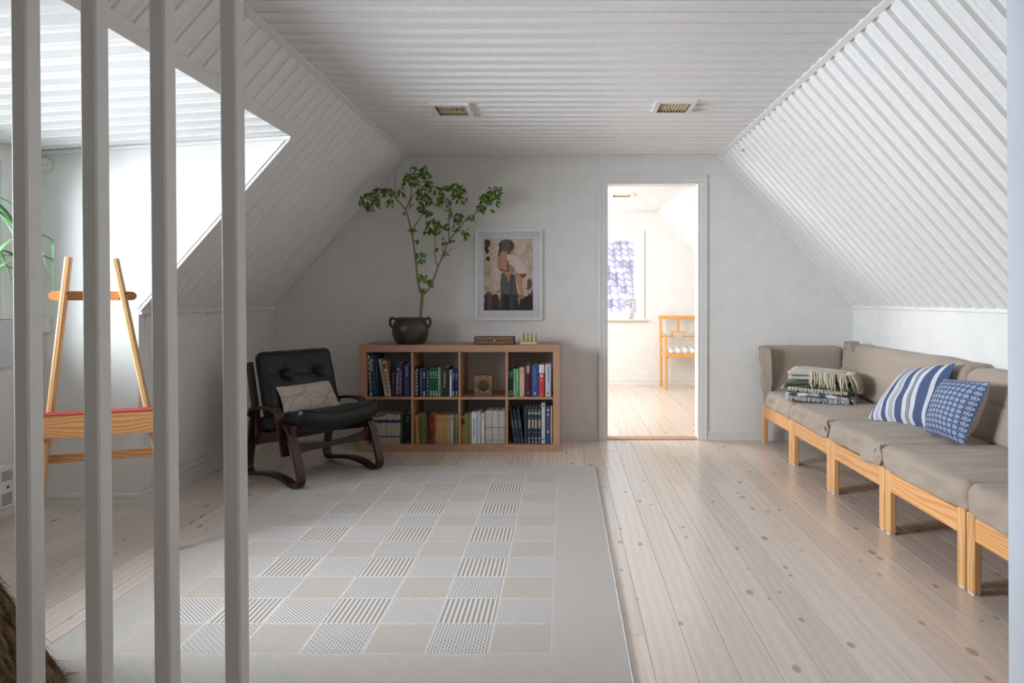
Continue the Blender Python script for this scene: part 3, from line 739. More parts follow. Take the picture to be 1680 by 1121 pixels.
vs = [v for r_ in rings[:-1] for v in r_]; m_ = len(rings)-1
mb.add(vs, [(i*n_+k, i*n_+(k+1) % n_, ((i+1) % m_)*n_+(k+1) % n_, ((i+1) % m_)*n_+k) for i in range(m_) for k in range(n_)])
tag(mb.build('sculpture', M_stone), 'square rough stoneware sculpture with round hole in the third upper cubby', 'sculpture')

# long carved box
X0, X1 = at(778, 0, 5.13).x, at(844, 0, 5.13).x
cb = thing('carved_box', 'long dark wooden box with two rows of pale carving on top of the bookcase', 'box', ((X0+X1)/2, 5.18, .79))
M_dk = flat((58, 40, 26), .5)
mb = MB(); mb.box(X0, X1, 5.125, 5.22, .7905, .849, 0, .002); mb.build('box_body', M_dk, cb)
M_carv = flat((168, 132, 86), .6)
rr = random.Random(5)
for z_ in (.797, .826):
    mb = MB(); mb.box(X0+.008, X1-.010, 5.1235, 5.126, z_, z_+.020, 0, .001); pn = mb.build('carved_panel', M_carv, cb)
    mb = MB(); xx = X0+.012
    while xx < X1-.02:
        l = .006+.016*rr.random(); mb.box(xx, min(xx+l, X1-.012), 5.1218, 5.124, z_+.005, z_+.015, 0, .001); xx += l+.004+.004*rr.random()
    mb.build('carving', flat((98, 70, 42), .6), pn)
mb = MB(); mb.box((X0+X1)/2-.008, (X0+X1)/2+.012, 5.1195, 5.124, .812, .828, 0, .003); mb.build('clasp', flat((186, 150, 110), .5), cb)
# bead block
X0, X1 = at(853.5, 0, 5.15).x, at(880.5, 0, 5.15).x
bb = thing('bead_ornament', 'small pale wooden ornament with four columns of beads on the bookcase', 'ornament', ((X0+X1)/2, 5.17, .79))
M_bead = paint('pale_wood', (224, 200, 152), .45)
mb = MB(); mb.box(X0, X1, 5.135, 5.215, .7905, .8085, 0, .003); mb.build('base', M_bead, bb)
for i in range(4):
    xc = X0+.016+i*(X1-X0-.032)/3
    mb = MB(); mb.box(xc+.009, xc+.0125, 5.16, 5.2, .808, .876); mb.build('post', flat((70, 52, 34)), bb)
    mb0 = MB(); mb0.lathe([(.004, 0), (.0105, .0035), (.012, .008), (.0105, .0125), (.004, .0155)], (xc, 5.16, .8095), 12)
    o0 = mb0.build('bead', M_bead, bb, True)
    for j in range(1, 4):
        o1 = o0.copy(); COL.objects.link(o1); o1.location = (0, 0, j*.0172)

# pot with plant
PC = Vector((at(673, 0, 5.21).x, 5.22, .7905)); M_pot = None
t = NT('dark_glazed_stoneware'); n = t.noise(t.pos(), 14, 4)
col = t.ramp(n, [(.3, (44, 38, 36)), (.7, (70, 58, 52))]); t.bump(t.noise(t.scale(t.pos(), (1, 1, 12)), 20, 2), .15, .002); M_pot = t.fin(col, .32, .55)
pot = thing('flower_pot', 'dark brown glazed pot with two ear handles on top of the bookcase', 'pot', PC)
mb = MB()
mb.lathe([(.098, 0), (.103, .004), (.122, .03), (.135, .07), (.139, .105), (.136, .135), (.127, .160), (.118, .172), (.117, .180), (.124, .186), (.127, .193), (.125, .199), (.119, .200), (.113, .194), (.112, .170)], PC, 48)
mb.build('pot_body', M_pot, pot, True)
for sg in (-1, 1):
    mb = MB(); pts = spline([(PC.x+sg*a, PC.y-.01, PC.z+b) for a, b in ((.118, .186), (.138, .197), (.152, .182), (.153, .155), (.146, .135), (.130, .128))], 5)
    mb.tube(pts, [.009+.003*abs(math.sin(k)) if k % 2 else .010 for k in range(len(pts))], 8); mb.build('handle', M_pot, pot, True)
mb = MB(); mb.lathe([(.001, .176), (.06, .178), (.113, .174)], PC, 24); mb.build('soil', flat((52, 40, 30), .95, .1), pot, True)
plant = thing('potted_tree', 'tall thin leafy houseplant with forked trunk growing in the dark pot', 'plant', (PC.x, PC.y, PC.z+.17))
M_bark = paint('plant_bark', (150, 124, 96), .75, .2, (1, 1, .2), .4)
M_twig = paint('plant_twig', (112, 88, 62), .7, .2)
def z3(x, y, Y=5.22): return at(x/5.9+620, y/5.9+390, Y)
def z2(x, y, Y=5.22): return at(x/6.4615+580, y/6.4615+265, Y)
def branch(name, pts, r0, r1, m):
    pts = spline(pts, 4); n = len(pts)
    mb = MB(); mb.tube(pts, [r0+(r1-r0)*i/(n-1) for i in range(n)], 7); mb.build(name, m, plant, True)
fork = z3(430, 560)
branch('trunk', [z3(412, 790), z3(418, 700), z3(425, 620), fork], .0125, .0115, M_bark)
lm = [fork, z3(400, 480, 5.21), z3(385, 400, 5.2), z3(370, 250, 5.19), z3(355, 130, 5.18), z2(625, 800, 5.18), z2(605, 700, 5.17), z2(580, 600, 5.16), z2(550, 510, 5.15), z2(500, 450, 5.13), z2(460, 405, 5.12), z2(400, 350, 5.1), z2(300, 325, 5.08), z2(200, 380, 5.06)]
branch('branch', lm, .0095, .003, M_bark)
branch('branch', [z2(555, 505, 5.15), z2(590, 430, 5.17), z2(610, 340, 5.19), z2(625, 250, 5.2), z2(690, 130, 5.21)], .006, .002, M_bark)
branch('branch', [z2(590, 440, 5.17), z2(640, 350, 5.14), z2(700, 300, 5.12)], .004, .002, M_twig)
branch('branch', [z2(622, 725, 5.17), z2(680, 640, 5.2), z2(730, 560, 5.22), z2(765, 470, 5.24), z2(760, 330, 5.24)], .005, .002, M_bark)
branch('branch', [z2(452, 400, 5.12), z2(440, 300, 5.12), z2(447, 120, 5.12)], .003, .0012, M_twig)
branch('branch', [z2(300, 325, 5.08), z2(270, 285, 5.07), z2(205, 262, 5.06)], .002, .001, M_twig)
rm = [fork, z3(490, 500, 5.23), z3(545, 390, 5.25), z3(580, 290, 5.26), z3(630, 170, 5.27), z2(960, 960, 5.27), z2(1015, 840, 5.28), z2(1130, 690, 5.28), z2(1210, 600, 5.28), z2(1310, 540, 5.27), z2(1420, 420, 5.26), z2(1520, 300, 5.25)]
branch('branch', rm, .0085, .0025, M_bark)
branch('branch', [z2(1015, 840, 5.28), z2(1010, 700, 5.27), z2(1020, 560, 5.25), z2(1035, 440, 5.24), z2(1080, 340, 5.22)], .005, .002, M_bark)
branch('branch', [z2(1030, 460, 5.24), z2(960, 420, 5.22), z2(900, 380, 5.2)], .003, .001, M_twig)
branch('branch', [z3(580, 290, 5.26), z3(557, 200, 5.24), z3(553, 100, 5.22), z2(868, 850, 5.2), z2(860, 740, 5.19)], .005, .002, M_bark)
branch('branch', [z2(955, 970, 5.27), z2(1055, 920, 5.24)], .003, .0012, M_twig)
branch('branch', [z2(955, 1000, 5.27), z2(935, 890, 5.25), z2(955, 820, 5.24)], .003, .001, M_twig)
t = NT('leaf_green'); r_ = t.rnd(); c = t.ramp(r_, [(0, (66, 100, 34)), (.5, (98, 138, 48)), (1, (138, 174, 74))])
t.b.inputs['Subsurface Weight'].default_value = 0; M_leaf = t.fin(c, .45, .4)
def leaf_geo():
    prof = [(0, .0), (.10, .09), (.32, .19), (.55, .17), (.8, .08), (1, 0)]
    vs = []
    for a, w_ in prof: vs += [Vector((a, -w_, .05*a*a-.12*w_+ -.12*a*a)), Vector((a, 0, -.10*a*a)), Vector((a, w_, .05*a*a-.12*w_*-1*0-.12*a*a))]
    fs = []
    for i in range(5):
        for k in (0, 1): fs.append((i*3+k, i*3+k+1, (i+1)*3+k+1, (i+1)*3+k))
    return vs, fs
lv, lf = leaf_geo()
me_leaf = bpy.data.meshes.new('leaf'); me_leaf.from_pydata(lv, [], lf); me_leaf.materials.append(M_leaf)
CL = [(165, 440, 100, 85, 46, 5.06, 1), (350, 325, 85, 50, 24, 5.1, .6), (385, 450, 30, 60, 11, 5.1, 1), (520, 335, 60, 50, 14, 5.14, .5), (250, 330, 60, 40, 12, 5.08, .6),
      (660, 165, 100, 75, 42, 5.2, .5), (745, 110, 50, 50, 12, 5.2, .7), (810, 190, 45, 40, 10, 5.22, .5), (560, 215, 60, 35, 11, 5.2, .8), (660, 70, 40, 20, 4, 5.2, .3),
      (740, 285, 90, 65, 30, 5.22, .6), (755, 415, 85, 60, 30, 5.24, .6), (740, 510, 55, 40, 17, 5.23, .6), (800, 570, 25, 30, 5, 5.23, 1),
      (905, 340, 45, 80, 18, 5.2, .7), (900, 430, 45, 35, 11, 5.2, .6), (1095, 320, 85, 70, 36, 5.22, .7), (1140, 420, 50, 40, 9, 5.2, 1), (990, 280, 40, 25, 7, 5.22, .4),
      (985, 460, 60, 60, 15, 5.24, .5), (1018, 560, 22, 40, 8, 5.25, .6), (1110, 605, 50, 55, 18, 5.27, .9), (1490, 330, 75, 60, 40, 5.25, .5), (1400, 415, 70, 55, 36, 5.26, .5),
      (1350, 500, 45, 40, 18, 5.27, .6), (1530, 430, 25, 45, 8, 5.25, 1), (1470, 520, 12, 20, 2, 5.25, 1), (1245, 620, 42, 35, 9, 5.28, .7), (1185, 760, 32, 60, 12, 5.27, 1), (1080, 710, 50, 28, 8, 5.28, .4),
      (985, 700, 40, 32, 9, 5.27, .4), (840, 715, 100, 75, 42, 5.19, 1), (950, 850, 22, 40, 5, 5.24, 1), (665, 865, 30, 20, 6, 5.18, .5), (620, 745, 40, 25, 7, 5.17, .4), (1040, 845, 28, 12, 5, 5.28, .3),
      (540, 550, 12, 14, 3, 5.15, .5), (600, 470, 14, 20, 4, 5.16, .5)]
CL3 = [(415, 200, 48, 50, 16, 5.18, .8), (425, 400, 34, 45, 11, 5.2, .8), (515, 435, 38, 42, 11, 5.24, .9), (440, 515, 30, 14, 5, 5.22, .3), (650, 170, 24, 18, 4, 5.27, .6), (568, 130, 20, 18, 4, 5.22, .5)]
rl = random.Random(11); leaves = []
for src, conv, zf in ((CL, z2, 6.4615), (CL3, z3, 5.9)):
    for (cx_, cy_, rx, ry, n_l, Y, droop) in src:
        for _ in range(int(n_l*1.2)):
            while True:
                a, b = rl.uniform(-1, 1), rl.uniform(-1, 1)
                if a*a+b*b < 1: break
            q = conv(cx_+a*rx*1.12, cy_+b*ry*1.12, Y+rl.uniform(-.05, .05))
            dz = -droop*rl.uniform(.4, 1.3)+rl.uniform(-.35, .5)*(1-droop*.6)
            d = Vector((rl.uniform(-1, 1)*.8+a*.4, rl.uniform(-.9, .5), dz)).normalized()
            up = Vector((rl.uniform(-.6, .6), rl.uniform(-1, -.1), rl.uniform(-.1, .9)))
            s_ = rl.uniform(.036, .056)
            B_ = up.cross(d).normalized(); C_ = d.cross(B_)
            leaves.append((q-d*s_*.5, d, B_, C_, s_))
rl.shuffle(leaves)
off = plant.location
stuff = MB()
for i, (q, d, B_, C_, s_) in enumerate(leaves):
    if i < 290:
        M = frame_m(q-off, d*s_, B_*s_*1.05, C_*s_); piece('leaf', me_leaf, M, plant)
    else:
        stuff.add([q+d*v.x*s_+B_*v.y*s_*1.05+C_*v.z*s_ for v in lv], lf)
print('leaves', len(leaves))
o = stuff.build('foliage', M_leaf, plant, fixn=False); o['kind'] = 'stuff'

# ---------------------------------------------------------------- framed print on the back wall
fx0, fx1 = at(780, 0, 5.455).x, at(889.5, 0, 5.455).x
fz1, fz0 = at(0, 376.5, 5.455).z, at(0, 525.5, 5.455).z
pf = thing('picture_frame', 'white framed print of a person in a dark dress holding a child', 'picture', ((fx0+fx1)/2, YB, fz0))
M_frame = paint('frame_white', (232, 231, 230), .4)
mb = MB(); ring(mb, (0, 5.452, 0), X, Z, Yv, fx0, fx1, fz0, fz1, .017, .026); mb.build('frame', M_frame, pf)
mb = MB(); mb.box(fx0+.012, fx1-.012, 5.468, 5.472, fz0+.012, fz1-.012); mb.build('mount', flat((222, 222, 232), .8, .1), pf)
ax0, ax1, az1, az0 = at(793.5, 0, 5.465).x, at(874.5, 0, 5.465).x, at(0, 392, 5.465).z, at(0, 509.5, 5.465).z
t = NT('print_ground'); n = t.noise(t.pos(), 18, 5, .7); v_ = t.voronoi(t.pos(), 45)
h_ = t.xyz(t.pos())[2]
col = t.ramp(n, [(.3, (150, 128, 110)), (.5, (192, 170, 150)), (.7, (212, 194, 176))])
blot = t.math('GREATER_THAN', t.math('ADD', t.noise(t.pos(), 30, 2), t.math('MULTIPLY', t.math('SUBTRACT', 1.18, h_), 1.3)), .575)
col = t.mix(t.math('MULTIPLY', blot, .9), col, t.ramp(v_[0], [(.1, (110, 88, 78)), (.35, (48, 38, 38))]))
M_art = t.fin(col, .7, .2)
skin, dress, hair, white_, short = (184, 124, 92), (52, 50, 54), (66, 40, 34), (222, 198, 190), (104, 42, 34)
mb = MB(); arts = [M_art]
def art(poly, col, lift):
    m = flat(col, .7, .2)
    if m not in arts: arts.append(m)
    # outline given in the enlarged photo crop (694 x 1121)
    u = lambda p_: (ax0+(p_[0]-125)/(557-125)*(ax1-ax0), az1-(p_[1]-145)/(772-145)*(az1-az0))
    pts = [u(p_) for p_ in poly]
    mb.add([(a, 5.4676-lift*.00012, b) for a, b in pts], [tuple(range(len(pts)))], arts.index(m))
mb.add([(ax0, 5.4678, az0), (ax1, 5.4678, az0), (ax1, 5.4678, az1), (ax0, 5.4678, az1)], [(0, 1, 2, 3)], 0)
art([(130, 160), (160, 150), (185, 165), (180, 200), (160, 225), (175, 260), (150, 280), (132, 240), (140, 200)], hair, 1)
art([(140, 320), (160, 295), (182, 310), (175, 345), (150, 335)], hair, 1)
art([(505, 510), (530, 490), (550, 520), (545, 570), (520, 600), (505, 560)], (72, 50, 46), 1)
art([(440, 770), (440, 690), (480, 655), (520, 640), (555, 590), (555, 770)], (60, 46, 44), 1)
art([(132, 770), (132, 640), (165, 600), (200, 640), (240, 620), (270, 700), (270, 770)], (72, 54, 50), 1)
art([(262, 770), (275, 640), (272, 540), (282, 440), (330, 440), (400, 460), (412, 560), (430, 660), (435, 770)], dress, 2)
art([(248, 300), (262, 220), (255, 190), (285, 158), (330, 147), (375, 165), (395, 200), (390, 250), (370, 275), (335, 280), (300, 262), (270, 280), (262, 310)], hair, 3)
art([(262, 270), (300, 250), (330, 262), (335, 300), (315, 318), (285, 310), (268, 295)], skin, 4)
art([(240, 350), (250, 312), (290, 308), (330, 318), (335, 370), (330, 430), (282, 428), (258, 410), (245, 385)], skin, 4)
art([(330, 290), (365, 280), (400, 290), (440, 330), (480, 375), (505, 425), (500, 445), (440, 455), (405, 430), (380, 380), (345, 360), (338, 320)], white_, 5)
art([(358, 262), (385, 230), (388, 262), (372, 285), (360, 280)], (196, 142, 112), 4)
art([(430, 450), (500, 448), (492, 478), (465, 492), (440, 475)], short, 5)
art([(400, 430), (440, 462), (470, 490), (462, 560), (470, 600), (478, 655), (420, 680), (415, 668), (440, 645), (438, 600), (415, 520)], (190, 130, 98), 6)
art([(345, 370), (385, 385), (400, 430), (370, 445), (352, 470), (348, 515), (335, 515), (333, 470), (310, 470), (318, 440), (345, 430)], skin, 7)
art([(330, 330), (340, 335), (350, 430), (330, 435), (282, 430), (260, 412), (262, 405), (285, 418), (328, 422)], (66, 46, 44), 8)
mb.build('print', arts, pf, fixn=False)
mb = MB(); mb.box(fx0+.014, fx1-.014, 5.458, 5.460, fz0+.014, fz1-.014); mb.build('glazing', M_glass, pf)
# ---------------------------------------------------------------- black leather lounge chair (u forward, v towards its far side)
cu_, cv_ = Vector((.80, -.60, 0)), Vector((.60, .80, 0))
CO = Vector((-1.60, 4.064, .009)); CWid = .57
def cp(t_, s_, z_): return CO+cu_*t_+cv_*s_+Z*(z_-.009)
ch = thing('lounge_chair', 'low bentwood lounge chair with black tufted leather cushions beside the bookcase', 'chair', cp(-.22, .285, .009))
def sp2(pts, n=6): return [(p.x, p.y) for p in spline([(a, b, 0) for a, b in pts], n)]
loop = sp2([(-.44, .43), (-.47, .33), (-.505, .17), (-.525, .07), (-.515, .028), (-.48, .016), (-.38, .030), (-.24, .044), (-.11, .034), (-.02, .013), (.035, .016), (.060, .045), (.052, .10), (.015, .20), (-.025, .285), (-.045, .325), (-.075, .352), (-.12, .355)])
loop = [(a, max(b-.0, .0115)) for a, b in loop]
arm = sp2([(-.455, .385), (-.435, .425), (-.38, .442), (-.28, .452), (-.19, .452), (-.145, .432), (-.122, .38), (-.098, .29), (-.066, .18)])
back = sp2([(-.415, .26), (-.44, .38), (-.475, .52), (-.525, .715)])
for s_, o_ in ((0.0, -1), (CWid, 1)):
    a, b = (s_-.025, s_+.025)
    mb = MB(); mb.ribbon(loop, CO, cu_, Z, cv_, a, b, .022); mb.build('sled_leg', M_ebon, ch)
    mb = MB(); mb.ribbon(arm, CO, cu_, Z, cv_, a+o_*.022, b+o_*.022, .018); mb.build('armrest', M_ebon, ch)
    mb = MB(); mb.ribbon(back, CO, cu_, Z, cv_, s_-o_*.004-.014, s_-o_*.004+.014, .042); mb.build('back_post', M_ebon, ch)
    mb = MB(); mb.prism([(-.47, .20), (-.05, .275), (-.05, .335), (-.47, .265)], CO+cv_*(s_-.010-o_*.018), cu_, Z, cv_, .020); mb.build('side_rail', M_ebon, ch)
ap_top = [(0, .268), (.08, .250), (.2, .236), (.285, .233), (.37, .236), (.49, .250), (.57, .268)]
ap_bot = [(.57, .190), (.45, .200), (.285, .204), (.12, .200), (0, .190)]
mb = MB(); mb.prism([(a, b) for a, b in ap_top+ap_bot], CO+cu_*(-.035), cv_, Z, cu_, .020); mb.build('front_apron', M_ebon, ch)
fr = sp2([(.0, .318), (.012, .348), (.045, .362), (.12, .355), (.21, .336), (.30, .330), (.39, .338), (.47, .357), (.53, .364), (.558, .350), (.57, .318)])
mb = MB(); mb.ribbon(fr, CO, cv_, Z, cu_, -.065, -.015, .016); mb.build('front_rail', M_ebon, ch)
mb = MB(); mb.bar(cp(-.455, 0, .235), cp(-.455, .57, .235), .018, .06, Z, .003); mb.build('rear_rail', M_ebon, ch)
t = NT('black_leather'); n = t.noise(t.pos(), 12, 5, .6); n2 = t.voronoi(t.pos(), 260)
col = t.ramp(n, [(.3, (9, 10, 12)), (.75, (22, 24, 27))]); t.bump(t.math('ADD', t.math('MULTIPLY', n, .8), t.math('MULTIPLY', n2[0], .3)), .35, .004); M_leather = t.fin(col, .36, .4)
# back cushion: local x across, y up the back, z out
bb_, bt_ = Vector((-.395, .30)), Vector((-.535, .755))
up_ = (cu_*(bt_.x-bb_.x)+Z*(bt_.y-bb_.y)); Lb = up_.length; up_.normalize(); out_ = cv_.cross(up_)
if out_.dot(cu_) < 0: out_ = -out_
tufts = [(-.115, .085), (.125, .085)]
def tuft(p, w_):
    if p.z > 0:
        for tx, ty in tufts:
            dx, dy = p.x-tx, p.y-ty; d2 = dx*dx+dy*dy; d_ = math.sqrt(d2)
            p.z -= .040*math.exp(-d2/.0011)
            a_ = math.atan2(dy, dx)
            p.z -= .012*max(0, math.cos(a_*5+tx*20))**3*math.exp(-((d_-.05)/.06)**2)
        dy = p.y-.085
        p.z -= .007*math.exp(-(dy/.012)**2)*max(0, 1-abs(p.x)/.26)
    return p
cc = CO+cu_*((bb_.x+bt_.x)/2)+Z*((bb_.y+bt_.y)/2)+cv_*.285+out_*.055
mb = MB(); mb.soft(cc, cv_, up_, out_, .53, Lb+.02, .10, .045, 44, .022, .003, 9, tuft, seed=2); bc = mb.build('back_cushion', M_leather, ch, True)
for tx, ty in tufts:
    mb = MB(); mb.lathe([(.002, -.004), (.009, -.003), (.011, .0), (.008, .004), (.002, .005)], (0, 0, 0), 12)
    Mx = Matrix((cv_, up_, out_)).transposed(); mb.v = [cc+cv_*tx+up_*ty+out_*.034+Mx @ v for v in mb.v]; mb.build('tuft_button', M_leather, bc, True)
sb, sf = Vector((-.44, .285)), Vector((.01, .372))
fw = (cu_*(sf.x-sb.x)+Z*(sf.y-sb.y)); Ls = fw.length; fw.normalize(); n_up = fw.cross(cv_)
if n_up.z < 0: n_up = -n_up
def sag(p, w_):
    p.z -= .044*(1-(p.x/.29)**2)*max(0, min(1, (w_.y+.6)/1.2)) ; p.z += .016*max(0, w_.y)**3
    if abs(p.x) > .0: p.z -= .0035*math.sin(p.y*60)*(1-w_.y**2)
    return p
sc_ = CO+cu_*((sb.x+sf.x)/2)+Z*((sb.y+sf.y)/2)+cv_*.285+n_up*.042
mb = MB(); mb.soft(sc_+fw*.025-n_up*.006+cv_*.01, cv_, fw, n_up, .585, Ls+.09, .105, .048, 34, .012, .004, 9, sag, seed=5); mb.build('seat_cushion', M_leather, ch, True)
mb = MB(); mb.bar(cp(-.005, .575, .352), cp(.03, .64, .362), .012, .012, Z, .002); mb.build('strap', M_ebon, ch)

# generic scatter cushion from four corners
def pillow(name, tl, tr, br, bl, thick, mats, label, cat, group=None, nu=26, seed=0, wr=.004, pinch=.06):
    tl, tr, br, bl = Vector(tl), Vector(tr), Vector(br), Vector(bl)
    nrm = (tr-tl).cross(bl-tl).normalized()
    if nrm.y > 0: nrm = -nrm
    def S(u, v, sg):
        # sides bow inwards between the corners
        u2 = u+(.5-u)*pinch*4*v*(1-v); v2 = v+(.5-v)*pinch*4*u*(1-u)
        p = (tl*(1-u2)+tr*u2)*(1-v2)+(bl*(1-u2)+br*u2)*v2
        e = max(0, 1-abs(2*u-1)**2.6)**.62*max(0, 1-abs(2*v-1)**2.6)**.62
        q = p+nrm*sg*thick/2*e
        return q+noise.noise_vector(q*11+Vector((seed, 0, sg)))*wr*(.3+e)
    mb = MB()
    mb.grid(lambda u, v: S(u, v, 1), nu, nu, 0, uv=True)
    mb.grid(lambda u, v: S(u, v, -1), nu, nu, 1, flip=True, uv=True)
    o = mb.build(name, mats, None, True)
    return tag(o, label, cat, group), S
t = NT('stitched_linen'); p = t.pos()
n = t.noise(p, 380, 2); col = t.ramp(n, [(.3, (178, 166, 150)), (.7, (204, 194, 180))])
u_ = t.xyz(t.uv())
line = None
for k, (cx_, cy_, r_) in enumerate(((.15, -.1, .55), (.62, .2, .42), (.42, 1.0, .62), (.95, .9, .5), (.2, .75, .35), (.8, 1.2, .55))):
    dx = t.math('SUBTRACT', t.math('MULTIPLY', u_[0], 1.7), cx_*1.7); dy = t.math('SUBTRACT', u_[1], cy_)
    d_ = t.math('SQRT', t.math('ADD', t.math('MULTIPLY', dx, dx), t.math('MULTIPLY', dy, dy)))
    l_ = t.math('LESS_THAN', t.math('ABSOLUTE', t.math('SUBTRACT', d_, r_)), .011)
    dash = t.math('GREATER_THAN', t.math('SINE', t.math('MULTIPLY', t.math('ARCTAN2', dy, dx), 60.0)), -.4)
    l_ = t.math('MULTIPLY', l_, dash)
    line = l_ if line is None else t.math('MAXIMUM', line, l_)
col = t.mix(t.math('MULTIPLY', line, .8), col, lin((96, 86, 82))); t.bump(n, .4, .002); M_stitch = t.fin(col, .95, .1)
pillow('lumbar_pillow', cp(-.355, .085, .572), cp(-.375, .485, .583), cp(-.235, .515, .372), cp(-.245, .075, .395), .11, [M_stitch, M_stitch], 'small cream pillow with dark stitched leaf lines on the black lounge chair', 'pillow', seed=3)

# ---------------------------------------------------------------- modular sofa along the right wall
SX = 1.56
edges = [5.385, 4.68, 4.0, 3.325, 2.655, 1.985]
nmod = ['innermost sofa module of pine and linen, standing against the back wall', 'sofa module of pine and linen, second from the back wall', 'sofa module of pine and linen, third from the back wall', 'sofa module of pine and linen, fourth from the back wall', 'nearest sofa module of pine and linen, cut off by the white wall end']
for k in range(5):
    y1, y0 = edges[k]-.006, edges[k+1]+.006
    if k == 4: pass
    sm = thing('sofa_module', nmod[k], 'sofa', (SX+.36, (y0+y1)/2, 0), 'sofa modules in a row')
    for xx in (SX, SX+.66):
        for yy in (y0, y1-.05):
            mb = MB(); mb.box(xx, xx+.034, yy, yy+.05, .006, .312, 0, .005); lg = mb.build('leg', M_pinez, sm)
            mb = MB(); mb.box(xx+.004, xx+.030, yy+.006, yy+.044, 0, .0065); mb.build('felt_pad', flat((222, 220, 216)), lg)
    mb = MB(); mb.box(SX+.004, SX+.030, y0+.05, y1-.05, .208, .300, 0, .004); mb.build('front_rail', M_pine, sm)
    mb = MB(); mb.box(SX+.664, SX+.690, y0+.05, y1-.05, .208, .300, 0, .004); mb.build('rear_rail', M_pine, sm)
    for yy in (y0+.012, y1-.038):
        mb = MB(); mb.box(SX+.034, SX+.66, yy, yy+.026, .208, .300, 0, .004); mb.build('side_rail', wood('pine_cross', (228, 176, 118), (186, 122, 66), 0, .42, 1.1), sm)
    # loose covered seat pad; the cover bags over the front rail
    ys1 = y1 if k else 5.262
    yc = (y0+ys1)/2
    def drape(p, w_, k=k):
        if w_.x < -.55 and w_.z < .3:
            q = (-.55-w_.x)/.45
            p.z -= (.012+.012*noise.noise((p.y*7, k*3.3, 0)))*q
            p.x -= .006*q*noise.noise((p.y*11, 4+k, 0))
        if w_.z > 0: p.z += (.010*noise.noise((p.x*2.5, p.y*16, k*2.0))+.005*noise.noise((p.x*4, p.y*40, k*7.0)))*(1-w_.x**4)
        p.x += .030*noise.noise((p.y*8+p.z*6, p.z*12, k*5.0))*max(0, -w_.x)**3
        return p
    mb = MB(); mb.soft((SX+.362, yc, .366), X, Yv, Z,   .745, ys1-y0+.010, .118, .035, 48, .010, .0040, 5, drape, seed=k)
    mb.build('seat_cushion', M_linen, sm, True)
    if k in (1, 2):   # knotted corner of the loose cover, with the dark mattress showing
        mb = MB(); mb.soft((SX+.030, y0+.05, .366), X, Yv, Z, .075, .10, .075, .03, 8, .0, .006, 14, None, seed=9+k); mb.build('mattress_corner', flat((92, 92, 104), .9, .1), sm, True)
        mb = MB(); pts = [(SX-.012, y0+.004+.01*math.sin(i), .425-.013*i) for i in range(9)]
        mb.tube(pts, [.004+.006*abs(math.sin(i*1.3)) for i in range(9)], 7); mb.build('cover_fold', M_linen, sm, True)
def backc(name, label, y0, y1, seed, h=.37, z0=.40):
    def lean(p, w_):
        p.x += .055*(p.z/h+.5); p.z += .010*noise.noise((p.y*4, seed, 0))*max(0, w_.z)
        if w_.x < 0: p.x += .006*math.exp(-((p.z-.02)/.006)**2)
        return p
    mb = MB(); mb.soft((2.165, (y0+y1)/2, z0+h/2), X, Yv, Z, .17, y1-y0, h, .055, 34, .0, .004, 4, lean, seed=seed)
    o = mb.build(name, M_linen, None, True); return tag(o, label, 'cushion', 'back cushions of the sofa')
b1 = backc('sofa_back_cushion', 'long taupe back cushion behind the folded throws and striped pillow', 3.655, 5.24, 3, .375, .415)
b2 = backc('sofa_back_cushion', 'long taupe back cushion behind the navy dotted pillow', 2.02, 3.645, 8, .355, .415)
# peaked corner of the cover at the far top
mb = MB()
pk = [at(1400, 572, 5.16), at(1404, 560, 5.17), at(1410, 566, 5.12), at(1417, 559.5, 5.08), at(1426, 575, 5.02)]
for i, q in enumerate(pk): mb.v += [Vector((2.12, q.y, q.z)), Vector((2.20, q.y+.02, q.z-.004)), Vector((2.13, q.y, .735)), Vector((2.235, q.y, .735))]
for i in range(len(pk)-1):
    a, b = i*4, (i+1)*4
    for f in ((a, b, b+1, a+1), (a, a+2, b+2, b), (a+1, b+1, b+3, a+3)): mb.f.append(f); mb.mi.append(0)
mb.f += [(0, 1, 3, 2), (18, 19, 17, 16)]; mb.mi += [0, 0]
mb.build('cover_peak', M_linen, b1, False)
# arm end: upright cushion across the far end, its cover hanging over the front
def armfn(p, w_):
    if w_.x < -.2:
        q = (-.2-w_.x)/.8; dn_ = max(0, -w_.z)
        p.x += q*dn_*.045+q*.010*math.sin(p.z*26+p.y*20)
        p.y -= q*dn_*.012
    p.y += .006*math.sin(p.x*14+p.z*6)*(1-abs(w_.z))
    return p
mb = MB(); mb.soft((SX+.30, 5.348, .537), X, Yv, Z, .62, .17, .46, .05, 34, .0, .004, 5, armfn, seed=21)
ae = mb.build('sofa_end_cushion', M_linen, None, True); tag(ae, 'taupe covered end cushion of the sofa upright against the back wall', 'cushion')
mb = MB()   # hanging cover fold down to the front leg
def hang(u, v):
    z_ = .755-.445*v
    x_ = SX-.012+.035*v*v+.016*math.sin(u*6.5+v*2.5)*(1-.4*v); y_ = 5.43-.26*u*(1-.62*v*v)-.03*v
    return Vector((x_+.05*u*u*(1-v)*0+.012*u, y_, z_+(.012*math.sin(u*3)))) + noise.noise_vector(Vector((u*3, v*4, 2)))*.006
mb.grid(hang, 18, 22, 0); o = mb.build('cover_drape', M_linen_d, ae, True)
md = o.modifiers.new('thickness', 'SOLIDIFY'); md.thickness = .006

